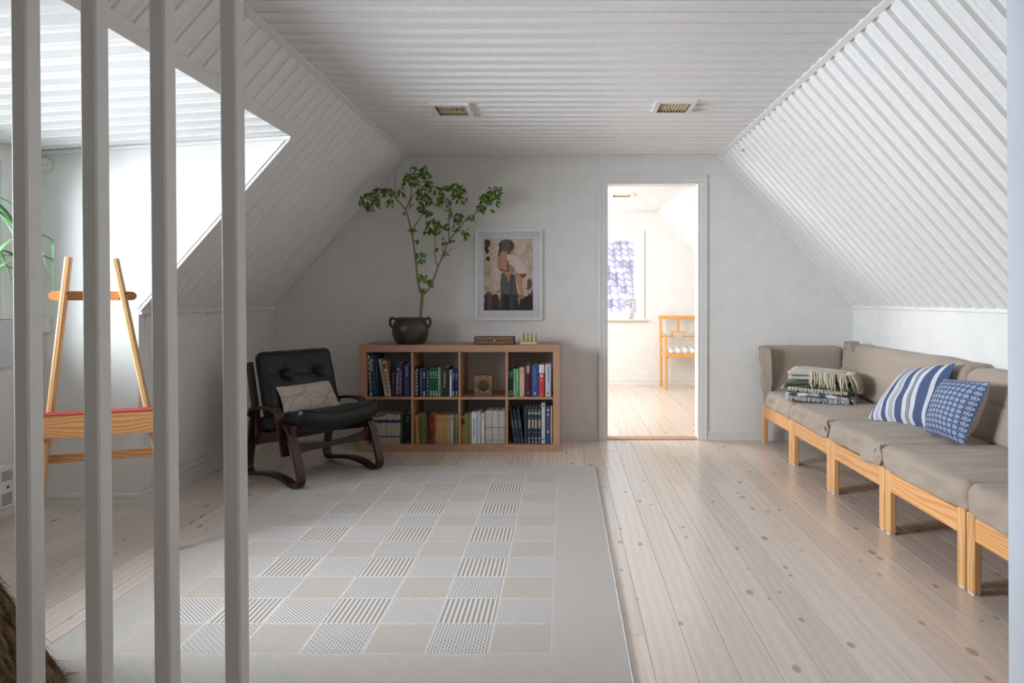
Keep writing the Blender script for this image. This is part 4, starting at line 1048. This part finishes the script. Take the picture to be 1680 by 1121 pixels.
# folded throws, bottom to top
M_plaid = None
t = NT('plaid_wool'); ps = t.xyz(t.pos()); n = t.noise(t.pos(), 60, 3, .7)
s1 = t.math('SINE', t.math('MULTIPLY', ps[0], 75)); s2 = t.math('SINE', t.math('MULTIPLY', ps[1], 75))
col = t.ramp(t.math('MULTIPLY_ADD', t.math('ADD', t.math('ADD', s1, s2), t.math('MULTIPLY', n, 2.0)), .2, .35), [(.35, (70, 76, 94)), (.6, (186, 188, 192)), (.8, (214, 212, 206))])
t.bump(n, .8, .004); M_plaid = t.fin(col, .95, .1)
M_green = fabric('green_wool', (98, 108, 82), (62, 76, 52), 160, b=.8)
M_grey = fabric('grey_wool', (196, 188, 178), (168, 162, 156), 160, b=.8)
M_fr = fabric('fringe_cream', (222, 212, 192), (190, 180, 160), 200)
M_frw = fabric('fringe_white', (206, 204, 200), (150, 152, 158), 200)
th_c = Vector((1.80, 4.78, 0)); ang = R(-27)
ta, tb = Vector((math.cos(ang), math.sin(ang), 0)), Vector((-math.sin(ang), math.cos(ang), 0))   # a to the right and forward, b away
rt_ = random.Random(21)
def throw(label, z0, zt, a0, a1, b0, b1, mat, folds, seed):
    """serpentine folded sheet: fold edges at the two a ends"""
    h = (zt-z0)/folds; path = []
    for k in range(folds):
        z_ = z0+h*(k+.5); s0, s1 = (a0, a1) if k % 2 == 0 else (a1, a0)
        e = h*.5
        n = 14
        for i in range(n+1): path.append((s0+(s1-s0)*i/n, z_))
        if k < folds-1:
            dirn = 1 if s1 > s0 else -1
            for i in range(1, 5): path.append((s1+dirn*e*math.sin(math.pi*i/5), z_+h*(.5-.5*math.cos(math.pi*i/5))))
    nb = 16; mb = MB(); n = len(path); vs = []
    th = h*.90
    for i, (a, z_) in enumerate(path):
        pa, pb = path[max(i-1, 0)], path[min(i+1, n-1)]
        tt = Vector((pb[0]-pa[0], pb[1]-pa[1])).normalized(); nx, nz = -tt.y, tt.x
        for sg in (1, -1):
            for j in range(nb+1):
                b = b0+(b1-b0)*j/nb
                edge = 1-.35*(abs(2*j/nb-1)**6)
                q = th_c+ta*(a+nx*sg*th/2*edge)+tb*b+Z*(z_+nz*sg*th/2*edge)
                q += (Vector(noise.noise_vector(q*5+Vector((seed, 0, 0))))*.016+Vector(noise.noise_vector(q*14+Vector((seed, 3, 0))))*.006)*(.3 if sg*nz < 0 and z_-z0 < h else 1)
                # sag towards the ends
                q.z -= .026*max(0, (a-.5*(a0+a1))/(a1-a0)*2)**2*((z_-z0)/(zt-z0)+.2)
                q.z = max(q.z, .4335)
                vs.append(q)
    w_ = nb+1
    fs = []
    for i in range(n-1):
        for sgi in (0, 1):
            for j in range(nb): fs.append((i*2*w_+sgi*w_+j, i*2*w_+sgi*w_+j+1, (i+1)*2*w_+sgi*w_+j+1, (i+1)*2*w_+sgi*w_+j))
        for j in (0, nb): fs.append((i*2*w_+j, (i+1)*2*w_+j, (i+1)*2*w_+w_+j, i*2*w_+w_+j))
    for i in (0, n-1): fs += [(i*2*w_+j, i*2*w_+j+1, i*2*w_+w_+j+1, i*2*w_+w_+j) for j in range(nb)]
    mb.add(vs, fs); o = mb.build('folded_throw', mat, None, True)
    return tag(o, label, 'blanket', 'folded throws stacked on the sofa')
def fringe(parent, pts, length, mat, dirf, n, r=.0032, curl=.015, zmin=.436):
    mb = MB()
    for i in range(n):
        u = (i+rt_.random()*.8)/n*(len(pts)-1); k = min(int(u), len(pts)-2); p = Vector(pts[k]).lerp(Vector(pts[k+1]), u-k)
        l = length*rt_.uniform(.75, 1.15); d = dirf(u)+Vector((rt_.uniform(-.4, .4), rt_.uniform(-.3, .3), 0))*.5
        q = [p+Z*.004, p+d*l*.35+Z*.002, p+d*l*.62-Z*l*.28, p+d*l*.75-Z*l*.62+Vector((rt_.uniform(-1, 1), rt_.uniform(-1, 1), 0))*curl*.6]
        for x_ in q: x_.z = max(x_.z, zmin)
        mb.tube(q, [r, r*1.05, r, r*.8], 5)
    o = mb.build('fringe', mat, parent, True); o['kind'] = 'stuff'
def tp(a, b, z): return th_c+ta*a+tb*b+Z*z
t1 = throw('grey and white plaid throw at the bottom of the stack on the sofa', .434, .500, -.20, .20, -.21, .19, M_plaid, 2, 1)
fringe(t1, [tp(-.19, -.212, .468), tp(0, -.216, .462), tp(.2, -.212, .458)], .035, M_frw, lambda u: -tb*.8, 60, .0035)
fringe(t1, [tp(.21, -.21, .46), tp(.215, 0, .46), tp(.21, .12, .46)], .03, M_frw, lambda u: ta*.8, 40, .0035)
t2 = throw('dark green throw with pale fringe in the middle of the stack', .503, .572, -.20, .19, -.20, .19, M_green, 3, 4)
fringe(t2, [tp(-.19, -.203, .528), tp(0, -.206, .520), tp(.19, -.202, .512)], .032, M_fr, lambda u: -tb*.9, 80, .003)
fringe(t2, [tp(-.218, -.20, .525), tp(-.222, -.1, .527), tp(-.22, .1, .53)], .02, M_frw, lambda u: -ta*.9, 36, .004)
t3 = throw('light grey throw with long cream fringe on top of the stack', .576, .643, -.19, .17, -.18, .18, M_grey, 2, 7)
fringe(t3, [tp(-.06, -.16, .640), tp(.06, -.175, .632), tp(.17, -.165, .622)], .15, M_fr, lambda u: (-tb*.62+ta*.15), 46, .0042, .02, .515)
fringe(t3, [tp(.165, -.17, .622), tp(.175, -.05, .620), tp(.17, .08, .620)], .17, M_fr, lambda u: (ta*.62-tb*.25), 46, .0042, .02, .46)

# scatter cushions on the sofa
t = NT('blue_striped_cotton'); u_ = t.xyz(t.uv())
x_ = t.math('ADD', u_[0], t.math('MULTIPLY', t.noise(t.uv(), 3, 2), .03))
st = t.n('ShaderNodeValToRGB'); t.put(st.inputs[0], x_); st.color_ramp.interpolation = 'CONSTANT'
navy, wht, gry, thin = lin((58, 72, 110)), lin((206, 208, 212)), lin((150, 146, 148)), lin((48, 50, 66))
stops = [(0, wht), (.03, gry), (.05, wht), (.09, navy), (.13, wht), (.18, thin), (.188, wht), (.205, gry), (.225, wht), (.27, navy), (.35, wht), (.40, thin), (.408, wht), (.425, gry), (.443, wht), (.45, thin), (.458, wht), (.50, navy), (.60, wht), (.665, thin), (.675, gry), (.71, thin), (.72, wht), (.785, navy), (.90, wht), (.945, navy)]
e = st.color_ramp.elements
while len(e) < len(stops): e.new(.5)
for el, (p_, c_) in zip(e, stops): el.position = p_; el.color = c_
n = t.noise(t.pos(), 350, 2); col = t.mix(t.math('MULTIPLY', n, .3), st.outputs[0], lin((150, 156, 176))); t.bump(n, .4, .002); M_strp = t.fin(col, .92, .1)
t = NT('navy_dotted_cotton'); uvv = t.uv()
cell = t.scale(uvv, (11, 12, 1)); fx = t.xyz(cell)
du = t.math('SUBTRACT', t.math('FRACT', fx[0]), .5); dv_ = t.math('SUBTRACT', t.math('FRACT', fx[1]), .5)
rr_ = t.math('SQRT', t.math('ADD', t.math('MULTIPLY', du, du), t.math('MULTIPLY', dv_, dv_)))
an = t.math('SINE', t.math('MULTIPLY', t.math('ARCTAN2', dv_, du), 8.0))
ringm = t.math('MULTIPLY', t.math('LESS_THAN', t.math('ABSOLUTE', t.math('SUBTRACT', rr_, .30)), .085), t.math('GREATER_THAN', an, -.25))
dot = t.math('MULTIPLY', t.math('LESS_THAN', t.math('ABSOLUTE', t.math('SUBTRACT', rr_, .10)), .04), 1.0)
du2 = t.math('ABSOLUTE', du); dv2 = t.math('ABSOLUTE', dv_)
cor = t.math('GREATER_THAN', t.math('MINIMUM', du2, dv2), .45)
msk = t.math('MAXIMUM', t.math('MAXIMUM', ringm, dot), cor)
n = t.noise(t.pos(), 350, 2)
col = t.mix(t.math('MULTIPLY', msk, .85), t.ramp(n, [(.3, (58, 76, 110)), (.7, (84, 102, 136))]), lin((206, 212, 222))); t.bump(n, .4, .002); M_navy = t.fin(col, .92, .1)
M_back = fabric('cushion_back', (196, 188, 180), (172, 164, 158), 300)
ps_, S_ = pillow('scatter_cushion', at(1485, 608, 4.12), at(1568, 596, 3.66), (1.985, 3.69, .432), at(1422, 689, 4.06), .15, [M_strp, M_strp], 'blue and white striped scatter cushion leaning on the sofa back', 'pillow', 'scatter cushions on the sofa', seed=5, wr=.008, pinch=.05)
mb = MB()
mb.tube([S_(u/20*.93+.03, .30, 1)+Vector((-.001, -.002, 0)) for u in range(21)], .0016, 5); mb.build('seam', flat((52, 66, 112), .9, .1), ps_, True)
pillow('scatter_cushion', at(1549, 621, 3.56), at(1625, 627, 3.22), at(1581, 731, 3.27), at(1517, 708, 3.56), .16, [M_navy, M_back], 'navy scatter cushion with white dotted rings in front of the striped one', 'pillow', 'scatter cushions on the sofa', seed=9, wr=.006, pinch=.03)

# ---------------------------------------------------------------- easel
ea, eb = Vector((.919, .394, 0)), Vector((-.394, .919, 0))
EO = Vector((-2.021, 2.975, 0))
es = thing('easel', 'pine easel with red edged tray standing in the dormer behind the balusters', 'easel', EO)
def ep(a, z, d=0): return EO+ea*a+eb*d+Z*z
def epx(px, py, d=0):      # where a sight line meets the easel plane
    k = (px-925)/F; o_ = EO+eb*d; Y = o_.dot(eb)/(k*eb.x+eb.y); return Vector((k*Y, Y, CAMZ-(py-490)/F*Y))
for (x1, y1, x2, y2) in ((113, 421, 82, 683), (189.5, 424, 242, 671)):
    a, b = epx(x1, y1), epx(x2, y2); d = (b-a)/(b.z-a.z); foot = a+d*(0-a.z)
    mb = MB(); mb.bar(a, foot+d*.0, .046, .022, eb.cross((foot-a).normalized()), .005); 
    mb.v = [Vector((v.x, v.y, max(v.z, 0))) for v in mb.v]
    lg = mb.build('leg', wood('pine_easel_leg', (228, 184, 132), (190, 136, 84), 2, .42, 1.6, avec=eb.cross((foot-a).normalized())+eb*.3), es)
    for (da, dz) in ((-.010, -.012), (.012, .010)):
        c_ = epx((x1+x2)/2, (y1+y2)/2); t_ = (1.136+.012-a.z)/(foot.z-a.z); q = a+(foot-a)*t_+ea*da+Z*dz-eb*.012
        mb = MB(); mb.lathe([(.001, 0), (.005, .001), (.005, .003), (.001, .004)], (0, 0, 0), 8); Mx = Matrix((ea, Z, -eb)).transposed()
        mb.v = [q+Mx @ v for v in mb.v]; mb.build('screw', flat((60, 48, 38), .4), lg)
mb = MB(); L_, R_ = epx(89, 485.5, .024), epx(215.5, 485.5, .024); hh = .020
poly = [((R_-L_).dot(ea)-.0+hh*math.sin(a), hh*math.cos(a)) for a in [math.pi*k/8 for k in range(9)]] + [(-hh*math.sin(a), -hh*math.cos(a)) for a in [math.pi*k/8 for k in range(9)]]
mb.prism(poly, L_-eb*.011, ea, Z, eb, .022); mb.build('upper_crossbar', wood('pine_bar', (214, 154, 98), (176, 114, 66), 0, .42, 1.2, avec=(-.2, .5, 1)), es)
M_pinex = wood('pine_tray', (206, 150, 96), (156, 102, 58), 0, .42, 1.0, avec=(-.2, .5, 1))
L_, R_ = epx(48, 702, -.035), epx(282, 688, -.035); z0 = (L_.z+R_.z)/2
mb = MB(); Lr = (R_-L_).dot(ea)
mb.prism([(-.018, -.048), (.066, -.048), (.066, -.030), (.0, -.030), (.0, .044), (-.018, .044)], Vector((L_.x, L_.y, z0))-eb*.004, eb, Z, ea, Lr); tr_ = mb.build('tray', M_pinex, es)
mb = MB(); mb.prism([(-.019, .0442), (.004, .0442), (.004, .060), (-.019, .052)], Vector((L_.x, L_.y, z0))-eb*.004, eb, Z, ea, Lr); mb.build('red_edge', paint('red_edge', (160, 62, 54), .6), tr_)
L_, R_ = epx(40, 763, .016), epx(292, 731, .016); z0 = .5*(epx(77, 759, .016).z+epx(248, 737, .016).z)
mb = MB(); mb.bar(Vector((L_.x, L_.y, z0)), Vector((R_.x, R_.y, z0)), .018, .036, Z, .003); mb.build('lower_crossbar', M_pinex, es)
stp = epx(160, 500, .04); sft = epx(168, 800, .42); sft.z = .012
mb = MB(); mb.bar(stp, sft, .040, .020, ea.cross(Vector((0, .5, -1))), .004); mb.build('rear_strut', M_pinez, es)

# ---------------------------------------------------------------- dormer fittings
mb = MB(); ro_ = thing('junction_cover', 'round ivory cable cover on the wall high above the easel', 'cover', at(75, 271, D1))
c_ = at(75, 271, D1); prof = [(.001, .016), (.034, .016), (.037, .015), (.037, .011), (.042, .010), (.043, .006), (.043, 0)]
M_ivory = paint('ivory_plastic', (226, 224, 212), .4)
mb.lathe(prof, (0, 0, 0), 32); Mx = Matrix((X, Z, -Yv)).transposed(); mb.v = [c_+Mx @ v for v in mb.v]; mb.build('cover', M_ivory, ro_, True)
for dx, dz in ((-.004, -.004), (.020, .004), (-.018, .008)):
    mb = MB(); mb.lathe([(.001, 0), (.003, .0), (.003, .002), (.001, .003)], (0, 0, 0), 8); mb.v = [c_+Vector((dx, -.015, dz))+Mx @ v for v in mb.v]; mb.build('screw', flat((70, 66, 58)), ro_)
sw = thing('wall_socket', 'square white socket box with cable on the wall beside the easel', 'socket', (-2.84, D1, .95))
a, b = at(60, 522, D1), at(84.5, 546, D1)
mb = MB(); mb.box(a.x, b.x, D1-.032, D1, b.z, a.z, 0, .004); mb.build('socket_box', M_ivory, sw)
mb = MB(); mb.tube([(b.x-.03, D1-.004, b.z+.01), (b.x-.03, D1-.004, .09)], .003, 6); mb.build('cable', M_ivory, sw)
# electric heater low on the window wall
ht = thing('heater', 'white electric panel heater low on the dormer window wall', 'heater', (WX+.05, 3.0, .08))
M_met = paint('heater_enamel', (228, 228, 226), .35)
mb = MB(); mb.box(WX+.02, WX+.085, 2.35, 3.36, .085, .285, 0, .006); mb.build('heater_body', M_met, ht)
mb = MB(); mb.box(WX+.02, WX+.092, 3.362, 3.50, .080, .288, 0, .006); cp_ = mb.build('control_panel', M_met, ht)
M_slot = flat((70, 70, 70))
for z_ in [.262-.010*k for k in range(5)] + [.150-.010*k for k in range(6)]:
    mb = MB(); mb.box(WX+.0915, WX+.0928, 3.41, 3.475, z_-.0022, z_+.0022); mb.build('slot', M_slot, cp_)
mb = MB(); mb.lathe([(.001, .012), (.014, .012), (.016, 0)], (0, 0, 0), 16); Mx = Matrix((Yv, Z, X)).transposed(); mb.v = [Vector((WX+.092, 3.385, .125))+Mx @ v for v in mb.v]; mb.build('knob', M_met, cp_, True)
mb = MB(); mb.box(WX+.0915, WX+.095, 3.44, 3.455, .178, .190, 0, .001); mb.build('switch', M_slot, cp_)
for k in range(16):
    yy = 2.42+k*.055
    mb = MB(); mb.box(WX+.0845, WX+.0858, yy, yy+.035, .24, .262); mb.build('slot', M_slot, ht)
# planter with strappy plant on the window sill
pl = thing('window_planter', 'long grey planter with drooping strappy plant on the dormer window sill', 'planter', (-2.77, 3.0, .803))
M_zinc = paint('grey_planter', (192, 196, 200), .55, .4, (8, 8, .5), .3)
mb = MB(); mb.prism([(-2.88, .805), (-2.672, .805), (-2.66, 1.033), (-2.89, 1.033)], (0, 2.55, 0), X, Z, Yv, .80); mb.build('planter_box', M_zinc, pl)
mb = MB(); mb.box(-2.868, -2.682, 2.58, 3.32, 1.030, 1.036); mb.build('soil', flat((52, 42, 32), .95), pl)
M_strap = paint('strap_leaf', (70, 112, 62), .4)
rs_ = random.Random(4)
for k in range(40):
    y_ = 2.66+.62*rs_.random(); az = rs_.uniform(-1.2, 2.6); l = rs_.uniform(.35, .62); x0 = -2.78+rs_.uniform(-.04, .04)
    dx, dy = math.cos(az)*.30, math.sin(az)*.30; hgt = rs_.uniform(.25, .62)
    ctl = spline([(x0, y_, 1.034), (x0+dx*.25*l*2, y_+dy*.25*l*2, 1.034+hgt*.75), (x0+dx*.8*l*2, y_+dy*.8*l*2, 1.034+hgt), (x0+dx*1.5*l*2, y_+dy*1.5*l*2, 1.034+hgt*.80), (x0+dx*1.9*l*2, y_+dy*1.9*l*2, 1.034+hgt*.38)], 5)
    ctl = [Vector((min(max(p.x, -2.84), -2.695), min(p.y, 3.60), p.z)) for p in ctl]
    n = len(ctl); mb = MB(); side = Vector((-dy, dx, 0)).normalized()
    vs = []
    for i, q in enumerate(ctl):
        w_ = .014*min(1, 4*(i/n)+.35)*(1-(i/(n-1))**3)+.0005
        vs += [q-side*w_+Z*.004, q, q+side*w_+Z*.004]
    mb.add(vs, [(i*3+j, i*3+j+1, (i+1)*3+j+1, (i+1)*3+j) for i in range(n-1) for j in (0, 1)]); mb.build('leaf', M_strap, pl, True, fixn=False)

# ---------------------------------------------------------------- bark stump at the lower left
t = NT('shaggy_bark'); p_ = t.scale(t.pos(), (60, 60, 7)); n = t.noise(p_, 1.0, 5, .65)
col = t.ramp(n, [(.3, (46, 36, 26)), (.5, (98, 78, 54)), (.72, (150, 126, 92))]); t.bump(n, 1.0, .01); M_shag = t.fin(col, .9, .15)
SCx, SCy = -1.78, 1.72
st_ = thing('bark_stump', 'shaggy brown bark covered stump at the lower left behind the balusters', 'stump', (SCx, SCy, 0))
def srad(z): return .425-.45*z if z < .5 else .20-.15*(z-.5)
mb = MB(); ns, nz_ = 72, 40; vs = []
for j in range(nz_+1):
    z_ = .82*j/nz_
    for i in range(ns):
        a = 2*math.pi*i/ns; r_ = srad(z_)*(1+.035*noise.noise((math.cos(a)*5, math.sin(a)*5, z_*1.2)))+.010*noise.noise((math.cos(a)*24, math.sin(a)*24, z_*4))
        vs.append((SCx+r_*math.cos(a), SCy+r_*math.sin(a), z_+.011))
mb.add(vs, [(j*ns+i, j*ns+(i+1) % ns, (j+1)*ns+(i+1) % ns, (j+1)*ns+i) for j in range(nz_) for i in range(ns)] + [tuple(range(nz_*ns, nz_*ns+ns)), tuple(range(ns))[::-1]])
mb.build('trunk', M_shag, st_, True)
mb = MB(); rk = random.Random(8)
for _ in range(2600):
    a = rk.uniform(-2.2, 1.8); z_ = rk.uniform(.03, .80); l = rk.uniform(.04, .11); r_ = srad(z_)-.004
    pts = []
    fl = rk.uniform(.005, .022)
    for q in range(3):
        zz_ = z_-l*q/2; rr2 = srad(max(zz_, 0))+fl*q/2*(1 if rk.random() < .9 else 2)
        aa = a+rk.uniform(-.02, .02)*q
        pts.append(Vector((SCx+rr2*math.cos(aa), SCy+rr2*math.sin(aa), max(zz_, .012))))
    wv_ = Vector((-math.sin(a), math.cos(a), 0))*rk.uniform(.0015, .006)
    vs = []
    for q, pnt in enumerate(pts): vs += [pnt-wv_*(1-q*.35), pnt+wv_*(1-q*.35)]
    mb.add(vs, [(0, 1, 3, 2), (2, 3, 5, 4)])
o = mb.build('bark_fibres', M_shag, st_, fixn=False); o['kind'] = 'stuff'

# ---------------------------------------------------------------- ceiling vents and hook
M_slat = paint('beige_slats', (214, 196, 152), .45); M_vin = flat((120, 100, 64), .6)
def vent(cx, cy, z, wx, wy, label, group='ceiling vents'):
    v_ = thing('ceiling_vent', label, 'vent', (cx, cy, z-.02), group)
    x0, x1, y0, y1 = cx-wx/2, cx+wx/2, cy-wy/2, cy+wy/2
    mb = MB(); ring(mb, (0, 0, z-.022), X, Yv, Z, x0, x1, y0, y1, .028, .024); mb.build('frame', M_trim, v_)
    mb = MB(); ring(mb, (0, 0, z-.019), X, Yv, Z, x0+.027, x1-.027, y0+.027, y1-.027, .008, .02); mb.build('inner_frame', M_vin, v_)
    mb = MB(); mb.box(x0+.03, x1-.03, y0+.03, y1-.03, z-.003, z+.0); mb.build('backing', M_vin, v_)
    n = 9; xa, xb = x0+.036, x1-.036
    for k in range(n):
        xc = xa+(xb-xa)*(k+.5)/n
        mb = MB(); d = Vector((.82, 0, -.57)); mb.obox(Vector((xc, cy, z-.010)), d, Yv, d.cross(Yv), .017, wy-.075, .0018); mb.build('slat', M_slat, v_)
vent(-.675, 4.12, 2.288, .235, .26, 'white framed ceiling vent with beige slats, left of two in the room')
vent(.652, 4.06, 2.288, .235, .25, 'white framed ceiling vent with beige slats, right of two in the room')
vent(.64, 7.52, 2.288, .25, .23, 'ceiling vent in the bright far room seen through the doorway')
hk = Vector((1.292, 4.956, 2.229)); mb = MB(); mb.lathe([(.022, 0), (.023, .004), (.015, .010), (.012, .022), (.009, .028), (.001, .029)], (0, 0, 0), 20)
Mx = Matrix((A_r, Yv, A_r.cross(Yv) if A_r.cross(Yv).z < 0 else -A_r.cross(Yv))).transposed(); hn = Mx @ Vector((0, 0, 1)); mb.v = [hk+hn*.0+Mx @ v for v in mb.v]
tag(mb.build('ceiling_hook', M_trim, None, True), 'small round white ceiling hook on the right slope near the doorway', 'hook')

# ---------------------------------------------------------------- far room: armchair, sill jar, roof outside
M_oak = wood('golden_oak', (226, 172, 104), (196, 138, 74), 2, .4, 1.4)
M_oakh = wood('golden_oak_rail', (226, 172, 104), (196, 138, 74), 0, .4, 1.4)
AX0, AXW, AYF, AYB = 1.245, .50, 8.46, 8.90
ac = thing('armchair', 'light oak armchair with striped seat in the bright far room', 'chair', (AX0+AXW/2, (AYF+AYB)/2, 0))
def abx(name, x0, x1, y0, y1, z0, z1, m=M_oak, bev=.003):
    mb = MB(); mb.box(x0, x1, y0, y1, z0, z1, 0, bev); return mb.build(name, m, ac)
for sx_ in (AX0+.012, AX0+AXW-.044):
    mb = MB(); mb.obox(Vector((sx_+.016, AYF+.018, .20)), X, Yv, Z, .036, .036, .40, .003); mb.build('leg', M_oak, ac)
    mb = MB(); mb.obox(Vector((sx_+.016, AYF+.018, .425)), X, Yv, Z, .046, .046, .012, .002); mb.build('collar', M_oak, ac)
    mb = MB(); mb.bar((sx_+.016, AYF+.018, .43), (sx_+.010, AYF+.05, .665), .034, .034, Yv, .003); mb.build('arm_post', M_oak, ac)
    mb = MB(); mb.bar((sx_+.010, AYF+.03, .672), (sx_+.004, AYB-.02, .69), .042, .026, Z, .006); mb.build('armrest', M_oak, ac)
for sx_ in (AX0, AX0+AXW-.036):
    mb = MB(); mb.bar((sx_+.018, AYB-.03, 0), (sx_+.018, AYB-.03, .45), .034, .034, Yv, .003); mb.build('leg', M_oak, ac)
    mb = MB(); mb.bar((sx_+.018, AYB-.03, .45), (sx_+.018+(.0), AYB+.03, .905), .034, .030, Yv, .003); mb.build('back_post', M_oak, ac)
abx('top_rail', AX0-.004, AX0+AXW+.004, AYB+.012, AYB+.042, .868, .912, M_oakh)
abx('seat_rail', AX0+.012, AX0+AXW-.012, AYF, AYF+.03, .402, .455, M_oakh)
for sx_ in (AX0+.016, AX0+AXW-.044): abx('seat_rail', sx_, sx_+.028, AYF+.03, AYB-.03, .402, .455)
abx('seat_rail', AX0+.03, AX0+AXW-.03, AYB-.05, AYB-.02, .402, .455, M_oakh)
xm = AX0+AXW/2; yb = AYB+.015
mb = MB(); mb.prism([(-.014, .70), (.014, .70), (.017, .868), (-.017, .868)], (xm, yb, 0), X, Z, Yv, .018); mb.build('splat', M_oak, ac)
abx('back_bar', xm-.085, xm+.085, yb-.004, yb+.014, .690, .706, M_oakh)
for sg in (-1, 1):
    mb = MB(); mb.bar((xm+sg*.092, yb+.004, .702), (xm+sg*.062, yb, .640), .016, .016, Yv, .002); mb.build('back_brace', M_oak, ac)
    mb = MB(); mb.bar((xm+sg*.055, yb-.002, .642), (xm+sg*(AXW/2-.02), yb-.002, .642), .016, .016, Z, .002); mb.build('back_bar', M_oakh, ac)
t = NT('striped_seat'); ps = t.xyz(t.pos()); f = t.math('SINE', t.math('MULTIPLY', ps[0], 70)); col = t.ramp(t.math('MULTIPLY_ADD', f, .5, .5), [(.4, (226, 222, 212)), (.6, (186, 182, 172))]); M_seat = t.fin(col, .9, .1)
mb = MB(); mb.soft((xm, (AYF+AYB)/2-.01, .475), X, Yv, Z, AXW-.05, AYB-AYF-.04, .06, .028, 12, .022, .001, 6); mb.build('seat', M_seat, ac, True)
jr = Vector((.845, YE-.02, GZ0-.008)); M_jar = paint('white_porcelain', (236, 236, 236), .25)
j_ = thing('vase', 'small white vase of white blossoms on the far room window sill', 'vase', jr)
mb = MB(); mb.lathe([(.035, 0), (.045, .01), (.055, .08), (.048, .125), (.028, .155), (.032, .175), (.028, .175), (.024, .155), (.04, .12), (.001, .03)], jr, 24); mb.build('vase_body', M_jar, j_, True)
rj = random.Random(2); M_blos = flat((236, 234, 232), .8)
for k in range(14):
    q = jr+Vector((rj.uniform(-.06, .06), rj.uniform(-.05, .03), .20+rj.uniform(0, .10)))
    mb = MB(); mb.lathe([(.001, -.010), (.014, -.004), (.018, .004), (.010, .010), (.001, .007)], q, 8); mb.build('blossom', M_blos, j_, True)
    mb = MB(); mb.tube([jr+Vector((0, 0, .03)), jr+(q-jr)*.6+Z*.02, q], .0016, 5); mb.build('stem', flat((120, 146, 96)), j_)
# neighbouring roof
nr_ = thing('tiled_roof', 'dark grey pantile roof of the neighbouring house outside the far window', 'roof', (1.6, 20, -3))
t = NT('roof_tile_clay'); r_ = t.rnd(); n = t.noise(t.pos(), 9, 3)
col = t.ramp(t.math('ADD', t.math('MULTIPLY', r_, .5), t.math('MULTIPLY', n, .5)), [(.2, (116, 112, 132)), (.8, (184, 180, 196))]); M_tile = t.fin(col, .6, .4)
rs2 = (Vector((0, .78, .62))).normalized(); rn2 = X.cross(rs2)
tw, tl_ = .235, .33
mb = MB(); nseg = 8; vs = []
for yy, lift in ((0, .030), (.40, .0)):
    for i in range(nseg+1):
        u = i/nseg; vs.append(Vector((u*tw, yy, lift+.038*math.cos(u*2*math.pi))))
for i in range(nseg+1):
    u = i/nseg; vs.append(Vector((u*tw, 0, .010+.038*math.cos(u*2*math.pi))))
n9 = nseg+1
mb.add(vs, [(i, i+1, n9+i+1, n9+i) for i in range(nseg)] + [(2*n9+i, 2*n9+i+1, i+1, i) for i in range(nseg)])
me_t = mb.build('roof_tile', M_tile, None, loc=(0, 0, 0), fixn=False, smooth=False); md_ = me_t.data; bpy.data.objects.remove(me_t)
ro0 = Vector((-1.6, 18.2, -.55))
far_tiles = MB()
for j in range(20):
    for i in range(21):
        q = ro0+X*(i*tw)+rs2*(j*tl_)
        if not (5 <= i < 20):
            far_tiles.add([q+X*v.x+rs2*v.y+rn2*v.z for v in vs], [tuple(pp.vertices) for pp in md_.polygons]); continue
        piece('roof_tile', md_, frame_m(q-nr_.location, X, rs2, rn2), nr_)
mb = MB(); q0 = ro0-rn2*.05; mb.prism([(-.05, 0), (20*tl_+.1, 0), (20*tl_+.1, -.2), (-.05, -.2)], q0-X*.05, rs2, rn2, X, 21*tw+.1); mb.build('roof_deck', flat((90, 84, 90), .8), nr_)
mb = MB(); mb.box(-1.6, -1.6+21*tw, 18.6, 23.2, -6, -.85)
mb_ft = far_tiles.build('roof_tiles', M_tile, nr_, fixn=False); mb_ft['kind'] = 'stuff'; mb = MB(); mb.box(-1.6, -1.6+21*tw, 18.6, 23.2, -6, -.85); mb.build('house_wall', flat((190, 184, 176), .8), nr_)
